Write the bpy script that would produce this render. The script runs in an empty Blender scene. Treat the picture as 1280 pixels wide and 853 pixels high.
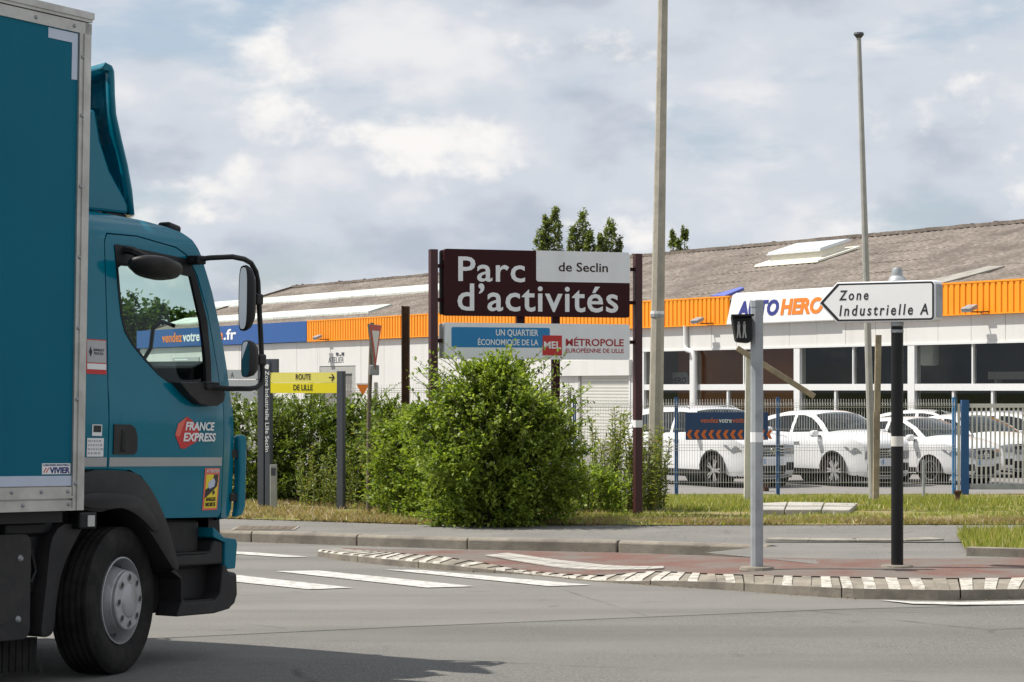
import bpy, bmesh, math, random
import numpy as np
from mathutils import Vector, Matrix
from mathutils.geometry import tessellate_polygon
random.seed(7); RNG = np.random.default_rng(7)
scene = bpy.context.scene
col = scene.collection
R = math.radians

# ------------------------------------------------------------ camera, sky, sun, exposure
FPX, HOR, EYE = 3000.0, 485.0, 1.72          # focal length in photo pixels, horizon row, eye height
cam_d = bpy.data.cameras.new('camera'); cam = bpy.data.objects.new('camera', cam_d); col.objects.link(cam)
cam.location = (0, 0, EYE); cam.rotation_euler = (R(90), 0, 0)
cam_d.sensor_width = 36; cam_d.lens = FPX / 1280 * 36; cam_d.shift_y = (HOR - 426.5) / 1280
cam_d.clip_start = .1; cam_d.clip_end = 4000
scene.camera = cam
scene.view_settings.view_transform = 'Standard'; scene.view_settings.look = 'None'
scene.view_settings.gamma = 1; scene.view_settings.use_curve_mapping = False
scene.view_settings.exposure = 0.48

SUN_EL = R(57.5); SUN_AZ = math.atan2(-1.0, .10)        # azimuth from +Y towards +X
sdir = Vector((math.sin(SUN_AZ)*math.cos(SUN_EL), math.cos(SUN_AZ)*math.cos(SUN_EL), math.sin(SUN_EL)))
sun_d = bpy.data.lights.new('sun', 'SUN'); sun = bpy.data.objects.new('sun', sun_d); col.objects.link(sun)
sun_d.energy = 4.4; sun_d.angle = R(.55); sun_d.color = (1, .955, .88)
sun.rotation_euler = (-sdir).to_track_quat('-Z', 'Y').to_euler(); sun.location = (-30, 10, 40)

world = bpy.data.worlds.new('World'); scene.world = world; world.use_nodes = True
def build_sky():
    nt = world.node_tree; N = nt.nodes; L = nt.links; N.clear()
    out = N.new('ShaderNodeOutputWorld'); bg = N.new('ShaderNodeBackground'); bg.inputs[1].default_value = .1
    sky = N.new('ShaderNodeTexSky'); sky.sky_type = 'NISHITA'; sky.sun_disc = False
    sky.sun_elevation = SUN_EL; sky.sun_rotation = SUN_AZ; sky.air_density = 1.0; sky.dust_density = 1.4; sky.ozone_density = 1.5
    tc = N.new('ShaderNodeTexCoord')
    def mapping(sc, loc):
        m = N.new('ShaderNodeMapping'); m.inputs['Scale'].default_value = sc; m.inputs['Location'].default_value = loc
        L.new(tc.outputs['Generated'], m.inputs['Vector']); return m
    def noise(m, s, d, r, dist=0):
        n = N.new('ShaderNodeTexNoise'); n.inputs['Scale'].default_value = s; n.inputs['Detail'].default_value = d
        n.inputs['Roughness'].default_value = r; n.inputs['Distortion'].default_value = dist
        L.new(m.outputs[0], n.inputs['Vector']); return n
    def ramp(src, a, b, ca=(0,0,0,1), cb=(1,1,1,1), mid=None):
        r = N.new('ShaderNodeValToRGB'); r.color_ramp.interpolation = 'EASE'
        r.color_ramp.elements[0].position = a; r.color_ramp.elements[1].position = b
        r.color_ramp.elements[0].color = ca; r.color_ramp.elements[1].color = cb
        if mid: e = r.color_ramp.elements.new(mid[0]); e.color = mid[1]
        L.new(src, r.inputs[0]); return r
    def mix(f, a, b):
        m = N.new('ShaderNodeMix'); m.data_type = 'RGBA'; L.new(f, m.inputs['Factor'])
        for s, v in (('A', a), ('B', b)):
            k = [i for i in m.inputs if i.name == s and i.type == 'RGBA'][0]
            if isinstance(v, tuple): k.default_value = v
            else: L.new(v, k)
        return [o for o in m.outputs if o.type == 'RGBA'][0]
    m1 = mapping((1, 1, 2.6), (.31, .12, .05))
    big = noise(m1, 9.0, 7, .55, .1)             # where cloud stands
    body = noise(mapping((1, 1, 1.9), (1.7, .4, .86)), 13.0, 7, .5, 0)   # light and dark within it
    puff = noise(mapping((1, 1, 1.5), (.9, 2.2, .33)), 17.0, 8, .55, 0)     # bright sunlit heads
    cover = ramp(big.outputs[0], .33, .50)
    tone = ramp(body.outputs[0], .34, .68, (3.5, 3.9, 4.5, 1), (6.1, 6.1, 6.2, 1), (.5, (4.7, 5.0, 5.5, 1)))
    head = ramp(puff.outputs[0], .535, .67)
    blue = mix(ramp(big.outputs[0], 0, 1, (.62,)*3+(1,), (.62,)*3+(1,)).outputs[0], sky.outputs[0], (3.5, 4.1, 4.8, 1))
    c1 = mix(head.outputs[0], tone.outputs[0], (6.9, 6.75, 6.6, 1))
    c2 = mix(cover.outputs[0], blue, c1)
    L.new(c2, bg.inputs[0]); L.new(bg.outputs[0], out.inputs[0])
build_sky()

# ------------------------------------------------------------ helpers
def G(px, py, z=0.0):
    """ground point at height z that the photograph shows at (px, py)"""
    d = FPX * (EYE - z) / (py - HOR)
    return Vector(((px - 640) * d / FPX, d, z))
def at(px, d, z=0.0): return Vector(((px - 640) * d / FPX, d, z))
def zat(py, d): return EYE + (HOR - py) * d / FPX

def tag(o, label=None, cat=None, group=None, kind=None):
    if label: o['label'] = label
    if cat: o['category'] = cat
    if group: o['group'] = group
    if kind: o['kind'] = kind
    return o
def empty(name, loc=(0,0,0), rz=0, label=None, cat=None, group=None):
    o = bpy.data.objects.new(name, None); col.objects.link(o); o.location = loc; o.rotation_euler = (0, 0, rz)
    o.empty_display_size = .2
    return tag(o, label, cat, group)
def link(name, me, m=None, parent=None, smooth=False, bevel=0, split=35):
    o = bpy.data.objects.new(name, me); col.objects.link(o)
    if m is not None:
        for x in (m if isinstance(m, (list, tuple)) else [m]): me.materials.append(x)
    if parent: o.parent = parent
    if bevel:
        b = o.modifiers.new('bevel', 'BEVEL'); b.width = bevel; b.segments = 2; b.limit_method = 'ANGLE'; b.angle_limit = R(40)
    if smooth:
        me.polygons.foreach_set('use_smooth', [True]*len(me.polygons))
        e = o.modifiers.new('split', 'EDGE_SPLIT'); e.split_angle = R(split)
    return o
class MB:
    def __init__(s): s.v = []; s.f = []; s.m = []
    def add(s, vs, fs, mi=0):
        b = len(s.v); s.v += [tuple(v) for v in vs]; s.f += [tuple(i + b for i in f) for f in fs]; s.m += [mi]*len(fs); return s
    def box(s, c, size, rot=None, mi=0):
        hx, hy, hz = size[0]/2, size[1]/2, size[2]/2
        vs = [Vector((x, y, z)) for x in (-hx, hx) for y in (-hy, hy) for z in (-hz, hz)]
        if rot is not None: vs = [rot @ v for v in vs]
        c = Vector(c)
        return s.add([v + c for v in vs], [(0,1,3,2),(4,6,7,5),(0,4,5,1),(2,3,7,6),(0,2,6,4),(1,5,7,3)], mi)
    def bx(s, x0, x1, y0, y1, z0, z1, mi=0):
        return s.box(((x0+x1)/2, (y0+y1)/2, (z0+z1)/2), (abs(x1-x0), abs(y1-y0), abs(z1-z0)), None, mi)
    def prism(s, poly, a, b, axis='y', mi=0):
        """poly: 2-D outline; extruded along axis from a to b"""
        def P(p, t): return {'y': (p[0], t, p[1]), 'z': (p[0], p[1], t), 'x': (t, p[0], p[1])}[axis]
        n = len(poly)
        tri = tessellate_polygon([[Vector((p[0], p[1], 0)) for p in poly]])
        vs = [P(p, a) for p in poly] + [P(p, b) for p in poly]
        fs = [tuple(t) for t in tri] + [tuple(i + n for i in reversed(t)) for t in tri]
        fs += [(i, (i+1) % n, n + (i+1) % n, n + i) for i in range(n)]
        return s.add(vs, fs, mi)
    def tube(s, path, rad, n=8, cap=True, mi=0):
        path = [Vector(p) for p in path]; k = len(path)
        rad = rad if isinstance(rad, (list, tuple)) else [rad]*k
        vs = []; fs = []; up0 = None
        for i, p in enumerate(path):
            t = (path[min(i+1, k-1)] - path[max(i-1, 0)]).normalized()
            if up0 is None: up0 = Vector((0,0,1)) if abs(t.z) < .9 else Vector((1,0,0))
            a = t.cross(up0).normalized(); b = a.cross(t).normalized(); up0 = b
            for j in range(n):
                w = 2*math.pi*(j+.5)/n
                vs.append(p + (a*math.cos(w) + b*math.sin(w))*rad[i])
        for i in range(k-1):
            for j in range(n):
                fs.append((i*n+j, i*n+(j+1)%n, (i+1)*n+(j+1)%n, (i+1)*n+j))
        if cap: fs.append(tuple(range(n-1, -1, -1))); fs.append(tuple((k-1)*n + j for j in range(n)))
        return s.add(vs, fs, mi)
    def lathe(s, prof, n=32, axis='y', c=(0,0,0), mi=0):
        """prof: (radius, offset along axis)"""
        vs = []; fs = []; k = len(prof); c = Vector(c)
        for r, o in prof:
            for j in range(n):
                w = 2*math.pi*j/n; x, z = r*math.cos(w), r*math.sin(w)
                vs.append(c + Vector({'y': (x, o, z), 'z': (x, z, o), 'x': (o, x, z)}[axis]))
        for i in range(k-1):
            for j in range(n): fs.append((i*n+j, (i+1)*n+j, (i+1)*n+(j+1)%n, i*n+(j+1)%n))
        return s.add(vs, fs, mi)
    def mesh(s, name='mesh'):
        me = bpy.data.meshes.new(name); me.from_pydata(s.v, [], s.f)
        if any(s.m): me.polygons.foreach_set('material_index', s.m)
        me.update()
        bm = bmesh.new(); bm.from_mesh(me); bmesh.ops.recalc_face_normals(bm, faces=bm.faces); bm.to_mesh(me); bm.free()
        return me
    def build(s, name, m, parent=None, smooth=False, bevel=0, split=35): return link(name, s.mesh(name), m, parent, smooth, bevel, split)

def rrect(x0, x1, z0, z1, r, n=4):
    pts = []
    for cx, cz, a in ((x1-r, z1-r, 0), (x0+r, z1-r, 90), (x0+r, z0+r, 180), (x1-r, z0+r, 270)):
        for i in range(n+1): w = R(a + 90*i/n); pts.append((cx + r*math.cos(w), cz + r*math.sin(w)))
    return pts
def fast_mesh(name, V, nper):
    """V: (count*nper, 3) vertices of separate n-gons"""
    me = bpy.data.meshes.new(name); n = len(V); k = n // nper
    me.vertices.add(n); me.vertices.foreach_set('co', np.asarray(V, np.float32).ravel())
    me.loops.add(n); me.loops.foreach_set('vertex_index', np.arange(n, dtype=np.int32))
    me.polygons.add(k); me.polygons.foreach_set('loop_start', np.arange(0, n, nper, dtype=np.int32))
    me.polygons.foreach_set('loop_total', np.full(k, nper, np.int32))
    me.update(calc_edges=True); return me
def flat(name, pts, z, m, parent=None):
    b = MB(); b.add([(p[0], p[1], z) for p in pts], [tuple(t) for t in tessellate_polygon([[Vector((p[0], p[1], 0)) for p in pts]])])
    return b.build(name, m, parent)

_fonts = {}
def text_mesh(body, box, y, th=.002, shear=0, bold=0, spacing=1.0):
    """lettering that fills the rectangle box=(x0,x1,z0,z1) of the plane y, read from -y"""
    cu = bpy.data.curves.new('t', 'FONT'); cu.body = body; cu.size = 1; cu.shear = shear; cu.offset = bold
    cu.space_character = spacing; cu.resolution_u = 3; cu.extrude = .01
    o = bpy.data.objects.new('t', cu); col.objects.link(o)
    dg = bpy.context.evaluated_depsgraph_get(); dg.update()
    me = bpy.data.meshes.new_from_object(o.evaluated_get(dg)); bpy.data.objects.remove(o)
    n = len(me.vertices); a = np.zeros(n*3, np.float32); me.vertices.foreach_get('co', a); a = a.reshape(-1, 3)
    lo, hi = a.min(0), a.max(0); x0, x1, z0, z1 = box
    r = np.zeros_like(a)
    r[:, 0] = x0 + (a[:, 0]-lo[0])/(hi[0]-lo[0])*(x1-x0)
    r[:, 2] = z0 + (a[:, 1]-lo[1])/(hi[1]-lo[1])*(z1-z0)
    r[:, 1] = np.where(a[:, 2] > 0, y - th, y + .001)
    me.vertices.foreach_set('co', r.ravel()); me.update(); return me
def text(body, box, y, m, parent, name='lettering', **k): return link(name, text_mesh(body, box, y, **k), m, parent)

# ------------------------------------------------------------ materials
def mat(name, c, rough=.6, metal=0, var=.12, scale=6, bump=0, bscale=80, spec=.5, c2=None, cscale=1.2, clo=.45, chi=.65, coat=0, streak=None, lo=.3, hi=.7, cracks=None, wear=0):
    m = bpy.data.materials.new(name); m.use_nodes = True; nt = m.node_tree; N = nt.nodes; L = nt.links
    p = N['Principled BSDF']; p.inputs['Roughness'].default_value = rough; p.inputs['Metallic'].default_value = metal
    p.inputs['Specular IOR Level'].default_value = spec; p.inputs['Coat Weight'].default_value = coat
    p.inputs['Coat Roughness'].default_value = .06
    tc = N.new('ShaderNodeTexCoord')
    def noise(s, d=5, r=.6, vec=None):
        n = N.new('ShaderNodeTexNoise'); n.inputs['Scale'].default_value = s; n.inputs['Detail'].default_value = d
        n.inputs['Roughness'].default_value = r; L.new(vec or tc.outputs['Object'], n.inputs['Vector']); return n
    def rampc(src, a, b, ca, cb):
        r = N.new('ShaderNodeValToRGB'); r.color_ramp.elements[0].position = a; r.color_ramp.elements[1].position = b
        r.color_ramp.elements[0].color = ca; r.color_ramp.elements[1].color = cb; L.new(src, r.inputs[0]); return r
    def k(f): return tuple(min(1, x*f) for x in c) + (1,)
    out = rampc(noise(scale).outputs[0], lo, hi, k(1-var), k(1+var)).outputs[0]
    def blend(f, a, b):
        mx = N.new('ShaderNodeMix'); mx.data_type = 'RGBA'; L.new(f, mx.inputs['Factor'])
        L.new(a, [i for i in mx.inputs if i.name == 'A' and i.type == 'RGBA'][0])
        kb = [i for i in mx.inputs if i.name == 'B' and i.type == 'RGBA'][0]
        if isinstance(b, tuple): kb.default_value = b + (1,) if len(b) == 3 else b
        else: L.new(b, kb)
        return [o for o in mx.outputs if o.type == 'RGBA'][0]
    if c2 is not None:
        out = blend(rampc(noise(cscale, 8, .65).outputs[0], clo, chi, (0,0,0,1), (1,1,1,1)).outputs[0], out, tuple(c2))
    if streak is not None:      # rain streaks: noise stretched along z
        mp = N.new('ShaderNodeMapping'); mp.inputs['Scale'].default_value = (streak[1], streak[1], streak[1]*.06); L.new(tc.outputs['Object'], mp.inputs[0])
        out = blend(rampc(noise(1, 6, .6, mp.outputs[0]).outputs[0], .52, .8, (0,0,0,1), (streak[2],)*3+(1,)).outputs[0], out, tuple(streak[0]))
    if wear:      # long tyre-polished bands and small oil spots
        mp = N.new('ShaderNodeMapping'); mp.inputs['Scale'].default_value = (.10, 1.1, 1); mp.inputs['Rotation'].default_value = (0, 0, R(4)); L.new(tc.outputs['Object'], mp.inputs[0])
        out = blend(rampc(noise(1, 5, .55, mp.outputs[0]).outputs[0], .45, .68, (0,0,0,1), (wear,)*3+(1,)).outputs[0], out, tuple(x*.62 for x in c))
        out = blend(rampc(noise(2.3, 3, .5).outputs[0], .66, .74, (0,0,0,1), (wear*.8,)*3+(1,)).outputs[0], out, tuple(x*.4 for x in c))
    if cracks is not None:      # fine irregular cracks, only where a coarse noise lets them be
        wv = N.new('ShaderNodeMix'); wv.data_type = 'RGBA'; wv.inputs['Factor'].default_value = .12; AA = [i for i in wv.inputs if i.type == 'RGBA']
        L.new(tc.outputs['Object'], AA[0]); L.new(noise(1.1, 6, .7).outputs['Color'], AA[1])
        v = N.new('ShaderNodeTexVoronoi'); v.feature = 'DISTANCE_TO_EDGE'; v.inputs['Scale'].default_value = cracks[0]; L.new([q for q in wv.outputs if q.type == 'RGBA'][0], v.inputs['Vector'])
        r1 = rampc(v.outputs['Distance'], 0, cracks[1], (1,1,1,1), (0,0,0,1)); r2 = rampc(noise(.5, 4).outputs[0], .5, .6, (0,0,0,1), (.8,.8,.8,1))
        mm = N.new('ShaderNodeMath'); mm.operation = 'MULTIPLY'; L.new(r1.outputs[0], mm.inputs[0]); L.new(r2.outputs[0], mm.inputs[1])
        out = blend(mm.outputs[0], out, tuple(x*.45 for x in c))
    L.new(out, p.inputs['Base Color'])
    if bump:
        b = N.new('ShaderNodeBump'); b.inputs['Strength'].default_value = bump; b.inputs['Distance'].default_value = .02
        L.new(noise(bscale, 4).outputs[0], b.inputs['Height']); L.new(b.outputs[0], p.inputs['Normal'])
    return m
def glass_mat(name, tint, ior=1.5, dark=0, rough=.01):
    m = bpy.data.materials.new(name); m.use_nodes = True; nt = m.node_tree; N = nt.nodes; L = nt.links; N.clear()
    o = N.new('ShaderNodeOutputMaterial'); t = N.new('ShaderNodeBsdfTransparent'); t.inputs[0].default_value = tint + (1,)
    g = N.new('ShaderNodeBsdfGlossy'); g.inputs['Roughness'].default_value = rough; g.inputs[0].default_value = (.9, .95, .95, 1)
    lw = N.new('ShaderNodeLayerWeight'); lw.inputs[0].default_value = .5      # facing = 1 - |cos|, the same from both sides
    pw = N.new('ShaderNodeMath'); pw.operation = 'POWER'; pw.inputs[1].default_value = 5; L.new(lw.outputs['Facing'], pw.inputs[0])
    r0 = ((ior - 1)/(ior + 1))**2*2; f = N.new('ShaderNodeMath'); f.operation = 'MULTIPLY_ADD'; f.inputs[1].default_value = 1 - r0; f.inputs[2].default_value = r0; L.new(pw.outputs[0], f.inputs[0])
    x = N.new('ShaderNodeMixShader'); L.new(f.outputs[0], x.inputs[0]); L.new(t.outputs[0], x.inputs[1]); L.new(g.outputs[0], x.inputs[2]); L.new(x.outputs[0], o.inputs[0]); return m
def leaf_mat(name, ca, cb, trans=.35, cc=None):
    m = bpy.data.materials.new(name); m.use_nodes = True; nt = m.node_tree; N = nt.nodes; L = nt.links
    p = N['Principled BSDF']; p.inputs['Roughness'].default_value = .45; p.inputs['Specular IOR Level'].default_value = .35
    g = N.new('ShaderNodeNewGeometry'); r = N.new('ShaderNodeValToRGB'); L.new(g.outputs['Random Per Island'], r.inputs[0])
    r.color_ramp.elements[0].color = ca + (1,); r.color_ramp.elements[1].color = cb + (1,)
    if cc: e = r.color_ramp.elements.new(.78); e.color = cb + (1,); r.color_ramp.elements[2].color = cc + (1,)
    L.new(r.outputs[0], p.inputs['Base Color'])
    t = N.new('ShaderNodeBsdfTranslucent'); mul = N.new('ShaderNodeMix'); mul.data_type = 'RGBA'; mul.blend_type = 'MULTIPLY'
    mul.inputs['Factor'].default_value = 1; A = [i for i in mul.inputs if i.type == 'RGBA']; L.new(r.outputs[0], A[0]); A[1].default_value = (1.5, 1.5, .6, 1)
    L.new([q for q in mul.outputs if q.type == 'RGBA'][0], t.inputs[0])
    x = N.new('ShaderNodeMixShader'); x.inputs[0].default_value = trans; o = N['Material Output']
    L.new(p.outputs[0], x.inputs[1]); L.new(t.outputs[0], x.inputs[2]); L.new(x.outputs[0], o.inputs[0]); return m

M = {}
M['asphalt'] = mat('asphalt', (.198, .190, .174), .9, var=.34, scale=75, lo=.38, hi=.62, wear=.45, cracks=(.33, .008), bump=.6, bscale=220, c2=(.235, .225, .205), cscale=.35, clo=.4, chi=.7, spec=.25)
M['asphalt_dark'] = mat('asphalt_dark', (.170, .164, .152), .9, var=.36, scale=75, lo=.38, hi=.62, wear=.45, cracks=(.3, .008), bump=.6, bscale=220, c2=(.205, .198, .182), cscale=.4, clo=.4, chi=.7, spec=.25)
M['pavement'] = mat('pavement', (.168, .162, .15), .92, var=.28, scale=45, lo=.38, hi=.62, cracks=(.5, .012), bump=.4, bscale=200, c2=(.21, .2, .183), cscale=.8, clo=.42, chi=.7, spec=.2)
M['lot'] = mat('lot', (.2, .19, .18), .9, var=.12, scale=4, spec=.2)
M['red_path'] = mat('red_path', (.165, .088, .072), .92, var=.25, scale=45, bump=.4, bscale=200, c2=(.165, .142, .124), cscale=1.3, clo=.40, chi=.58, spec=.2)
M['concrete'] = mat('concrete', (.30, .275, .235), .9, var=.14, scale=9, bump=.4, bscale=90, c2=(.19, .175, .15), cscale=2.5, spec=.2)
M['kerb'] = mat('kerb', (.27, .24, .195), .9, var=.16, scale=9, bump=.5, bscale=90, c2=(.175, .155, .13), cscale=3, spec=.2)
M['kerb_paint'] = mat('kerb_paint', (.48, .455, .40), .85, var=.08, scale=14, bump=.3, c2=(.26, .235, .20), cscale=9, clo=.46, chi=.60, spec=.2)
M['road_paint'] = mat('road_paint', (.50, .485, .455), .8, var=.10, scale=10, c2=(.27, .26, .24), cscale=9, clo=.47, chi=.66, spec=.2)
M['slab'] = mat('slab', (.42, .40, .36), .9, var=.12, scale=6, bump=.4, c2=(.28, .265, .235), cscale=3, spec=.2)
M['soil'] = mat('soil', (.16, .16, .045), .95, var=.25, scale=5, bump=.6, bscale=40, c2=(.27, .21, .115), cscale=.9, clo=.47, chi=.62, spec=.1)
M['far_ground'] = mat('far_ground', (.12, .13, .06), .95, var=.2, scale=.2, spec=.1)
M['debris'] = mat('debris', (.2, .15, .09), .95, var=.3, scale=20, spec=.1)
M['teal'] = mat('teal', (.0005, .150, .222), .10, var=.05, scale=2, coat=0, spec=.33, streak=((.006, .165, .225), 7, .4), c2=(.012, .165, .225), cscale=1.4, clo=.5, chi=.85)
M['teal_box'] = mat('teal_box', (.0005, .122, .188), .5, var=.05, scale=1.5, spec=.12, streak=((.006, .13, .19), 9, .4))
M['teal_light'] = mat('teal_light', (.004, .16, .22), .25, var=.04, coat=.6)
M['plastic'] = mat('plastic', (.022, .021, .022), .5, var=.15, scale=5, bump=.1, bscale=150, c2=(.042, .039, .036), cscale=3, clo=.5, chi=.75, spec=.3)
M['black'] = mat('black', (.009, .009, .010), .45, var=.1, spec=.3)
M['rubber'] = mat('rubber', (.014, .0135, .013), .75, var=.2, scale=20, c2=(.03, .027, .024), cscale=5, spec=.2)
M['alu'] = mat('alu', (.52, .51, .48), .42, .55, var=.08, scale=5, c2=(.40, .385, .355), cscale=4)
M['rim'] = mat('rim', (.42, .42, .43), .4, .3, var=.06, scale=8, c2=(.3, .29, .28), cscale=7)
M['steel'] = mat('steel', (.33, .34, .35), .5, .4, var=.12, scale=14, c2=(.25, .255, .26), cscale=6)
M['galva'] = mat('galva', (.36, .38, .395), .55, .25, var=.1, scale=18, c2=(.27, .285, .30), cscale=9)
M['silver_stripe'] = mat('silver_stripe', (.36, .36, .35), .45, .1, var=.04)
M['white'] = mat('white', (.78, .78, .77), .5, var=.03)
M['lilac'] = mat('lilac', (.50, .55, .66), .5, var=.04)
M['red'] = mat('red', (.55, .02, .02), .45, var=.05)
M['red_light'] = mat('red_light', (.72, .14, .09), .45, var=.05)
M['navy_ink'] = mat('navy_ink', (.01, .02, .16), .5, var=.02)
M['ink'] = mat('ink', (.012, .012, .013), .5, var=.05)
M['yellow'] = mat('yellow', (.80, .62, .02), .5, var=.03)
M['grey_label'] = mat('grey_label', (.42, .42, .42), .5, var=.03)
M['amber_lamp'] = mat('clear_lens', (.5, .5, .48), .2, var=.05, coat=.5)
M['cab_glass'] = glass_mat('cab_glass', (.80, .90, .86), 1.25)
M['mirror'] = mat('mirror', (.30, .33, .33), .04, 1, var=.02)
M['car_white'] = mat('car_white', (.75, .75, .75), .3, var=.02, coat=.7)
M['car_glass'] = glass_mat('car_glass', (.15, .17, .17), 1.5)
M['chrome'] = mat('chrome', (.7, .7, .7), .12, 1, var=.02)
M['lens'] = mat('lens', (.22, .23, .25), .12, .2, var=.1, scale=25, coat=.5)
M['plate_white'] = mat('plate_white', (.6, .62, .65), .5, var=.03)
M['sign_brown'] = mat('sign_brown', (.036, .008, .010), .5, var=.08, scale=3, spec=.15)
M['post_brown'] = mat('post_brown', (.05, .011, .014), .5, var=.15, scale=10)
M['sign_white'] = mat('sign_white', (.76, .77, .79), .45, var=.03, streak=((.60, .60, .59), 5, .35))
M['sign_blue'] = mat('sign_blue', (.008, .19, .44), .45, var=.03)
M['sign_red'] = mat('sign_red', (.50, .018, .018), .45, var=.04)
M['sign_redtext'] = mat('sign_redtext', (.36, .02, .025), .5, var=.03)
M['anthracite'] = mat('anthracite', (.055, .062, .075), .5, var=.08, scale=6)
M['sign_yellow'] = mat('sign_yellow', (.83, .70, .012), .45, var=.02)
M['sign_paleyellow'] = mat('sign_paleyellow', (.83, .74, .16), .45, var=.02)
M['rust'] = mat('rust', (.095, .045, .022), .85, var=.3, scale=9, bump=.4, c2=(.04, .025, .018), cscale=4)
M['rust_pole'] = mat('rust_pole', (.16, .125, .09), .75, var=.2, scale=12, c2=(.09, .065, .045), cscale=6)
M['wood'] = mat('wood', (.33, .27, .19), .85, var=.18, scale=14, bump=.3, c2=(.22, .18, .13), cscale=5, streak=((.16, .13, .1), 14, .6))
M['cream_post'] = mat('cream_post', (.60, .58, .52), .7, var=.08, scale=8, streak=((.35, .33, .28), 10, .5))
M['lamp_concrete'] = mat('lamp_concrete', (.42, .385, .32), .85, var=.1, scale=9, bump=.25, c2=(.32, .295, .25), cscale=3, spec=.2)
M['grey_post'] = mat('grey_post', (.35, .345, .325), .7, var=.12, scale=8)
M['blue_post'] = mat('blue_post', (.012, .085, .24), .45, var=.08)
M['blue_bright'] = mat('blue_bright', (.03, .2, .47), .45, var=.08)
M['wire'] = mat('wire', (.60, .59, .57), .5, 0, var=.08)
M['banner_blue'] = mat('banner_blue', (.012, .045, .14), .5, var=.04)
M['orange'] = mat('orange', (.86, .30, .008), .5, var=.05, scale=.5, streak=((.66, .20, .006), 2.2, .5))
M['orange_ink'] = mat('orange_ink', (.80, .21, .02), .5, var=.03)
M['orange_dark'] = mat('orange_dark', (.60, .13, .02), .5, var=.03)
M['fascia_blue'] = mat('fascia_blue', (.018, .085, .28), .5, var=.05, scale=.5)
M['hero_blue'] = mat('hero_blue', (.03, .04, .22), .5, var=.02)
M['wall_white'] = mat('wall_white', (.62, .61, .585), .6, var=.03, scale=.8, streak=((.46, .45, .42), 1.6, .5))
M['frame_white'] = mat('frame_white', (.66, .66, .65), .5, var=.03)
M['soffit'] = mat('soffit', (.5, .5, .49), .7, var=.04)
M['shutter'] = mat('shutter', (.60, .59, .54), .6, var=.04, scale=1)
M['dark_door'] = mat('dark_door', (.16, .15, .14), .6, var=.15, scale=1)
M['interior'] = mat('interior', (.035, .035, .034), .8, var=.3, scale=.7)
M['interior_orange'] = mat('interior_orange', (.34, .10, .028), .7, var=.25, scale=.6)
M['shop_glass'] = glass_mat('shop_glass', (.62, .64, .61), 1.32)
M['roof'] = mat('roof', (.215, .185, .160), .95, var=.40, scale=6.5, bump=.7, bscale=9, c2=(.115, .096, .083), cscale=.55, clo=.42, chi=.72, spec=.1)
M['rooflight'] = mat('rooflight', (.56, .60, .55), .6, var=.1, scale=1.2, c2=(.42, .44, .40), cscale=.8)
M['skylight_top'] = mat('skylight_top', (.45, .47, .48), .5, var=.06)
M['skylight_base'] = mat('skylight_base', (.74, .71, .60), .6, var=.05)
M['tarp_blue'] = mat('tarp_blue', (.10, .13, .42), .5, var=.05)
M['green_stem'] = mat('green_stem', (.11, .13, .04), .8, var=.2, scale=10)
M['old_sheet'] = mat('old_sheet', (.30, .285, .25), .85, var=.25, scale=4, c2=(.22, .2, .175), cscale=2)
M['bark'] = mat('bark', (.11, .085, .06), .95, var=.25, scale=12, bump=.5)
M['leaf_bush'] = leaf_mat('leaf_bush', (.07, .125, .015), (.31, .39, .075), .42)
M['leaf_hedge'] = leaf_mat('leaf_hedge', (.05, .09, .015), (.19, .25, .05), .36)
M['leaf_weed'] = leaf_mat('leaf_weed', (.09, .13, .022), (.22, .26, .065), .38, (.32, .26, .10))
M['leaf_poplar'] = leaf_mat('leaf_poplar', (.09, .12, .042), (.23, .265, .11), .42)
M['leaf_tree'] = leaf_mat('leaf_tree', (.035, .07, .012), (.10, .155, .03), .3)
M['grass'] = leaf_mat('grass', (.12, .165, .024), (.30, .32, .075), .35, (.50, .40, .19))
M['dry_grass'] = leaf_mat('dry_grass', (.21, .155, .08), (.40, .31, .18), .3, (.15, .21, .04))

# ------------------------------------------------------------ the ground and the road
def st(o, kind='structure'): o['kind'] = kind; return o
def smooth01(a, b, x):
    t = np.clip((np.asarray(x, float) - a) / (b - a), 0, 1); return t*t*(3 - 2*t)
def zverge(x, y):
    """height of the grass verge: level with the pavement, falling towards the fence on the right"""
    return .135 - .40 * smooth01(31, 45.5, y) * smooth01(-4, 2.0, x) - .10 * smooth01(31, 45.5, y)

st(flat('ground', [(-900, -200), (900, -200), (900, 1500), (-900, 1500)], -.62, M['far_ground']))
st(flat('road', [(-70, -30), (70, -30), (70, 27), (3, 27), (-70, 60)], 0, M['asphalt']))
nl = [G(-400, 806), G(200, 799), G(500, 785), G(800, 773), G(1040, 763), G(1280, 757), G(1700, 749)]
st(flat('road_near_lane', [(-60, -29), (60, -29), (60, nl[-1].y - 2)] + [(p.x, p.y) for p in reversed(nl)] + [(-60, nl[0].y + 1)], .004, M['asphalt_dark']))

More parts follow.
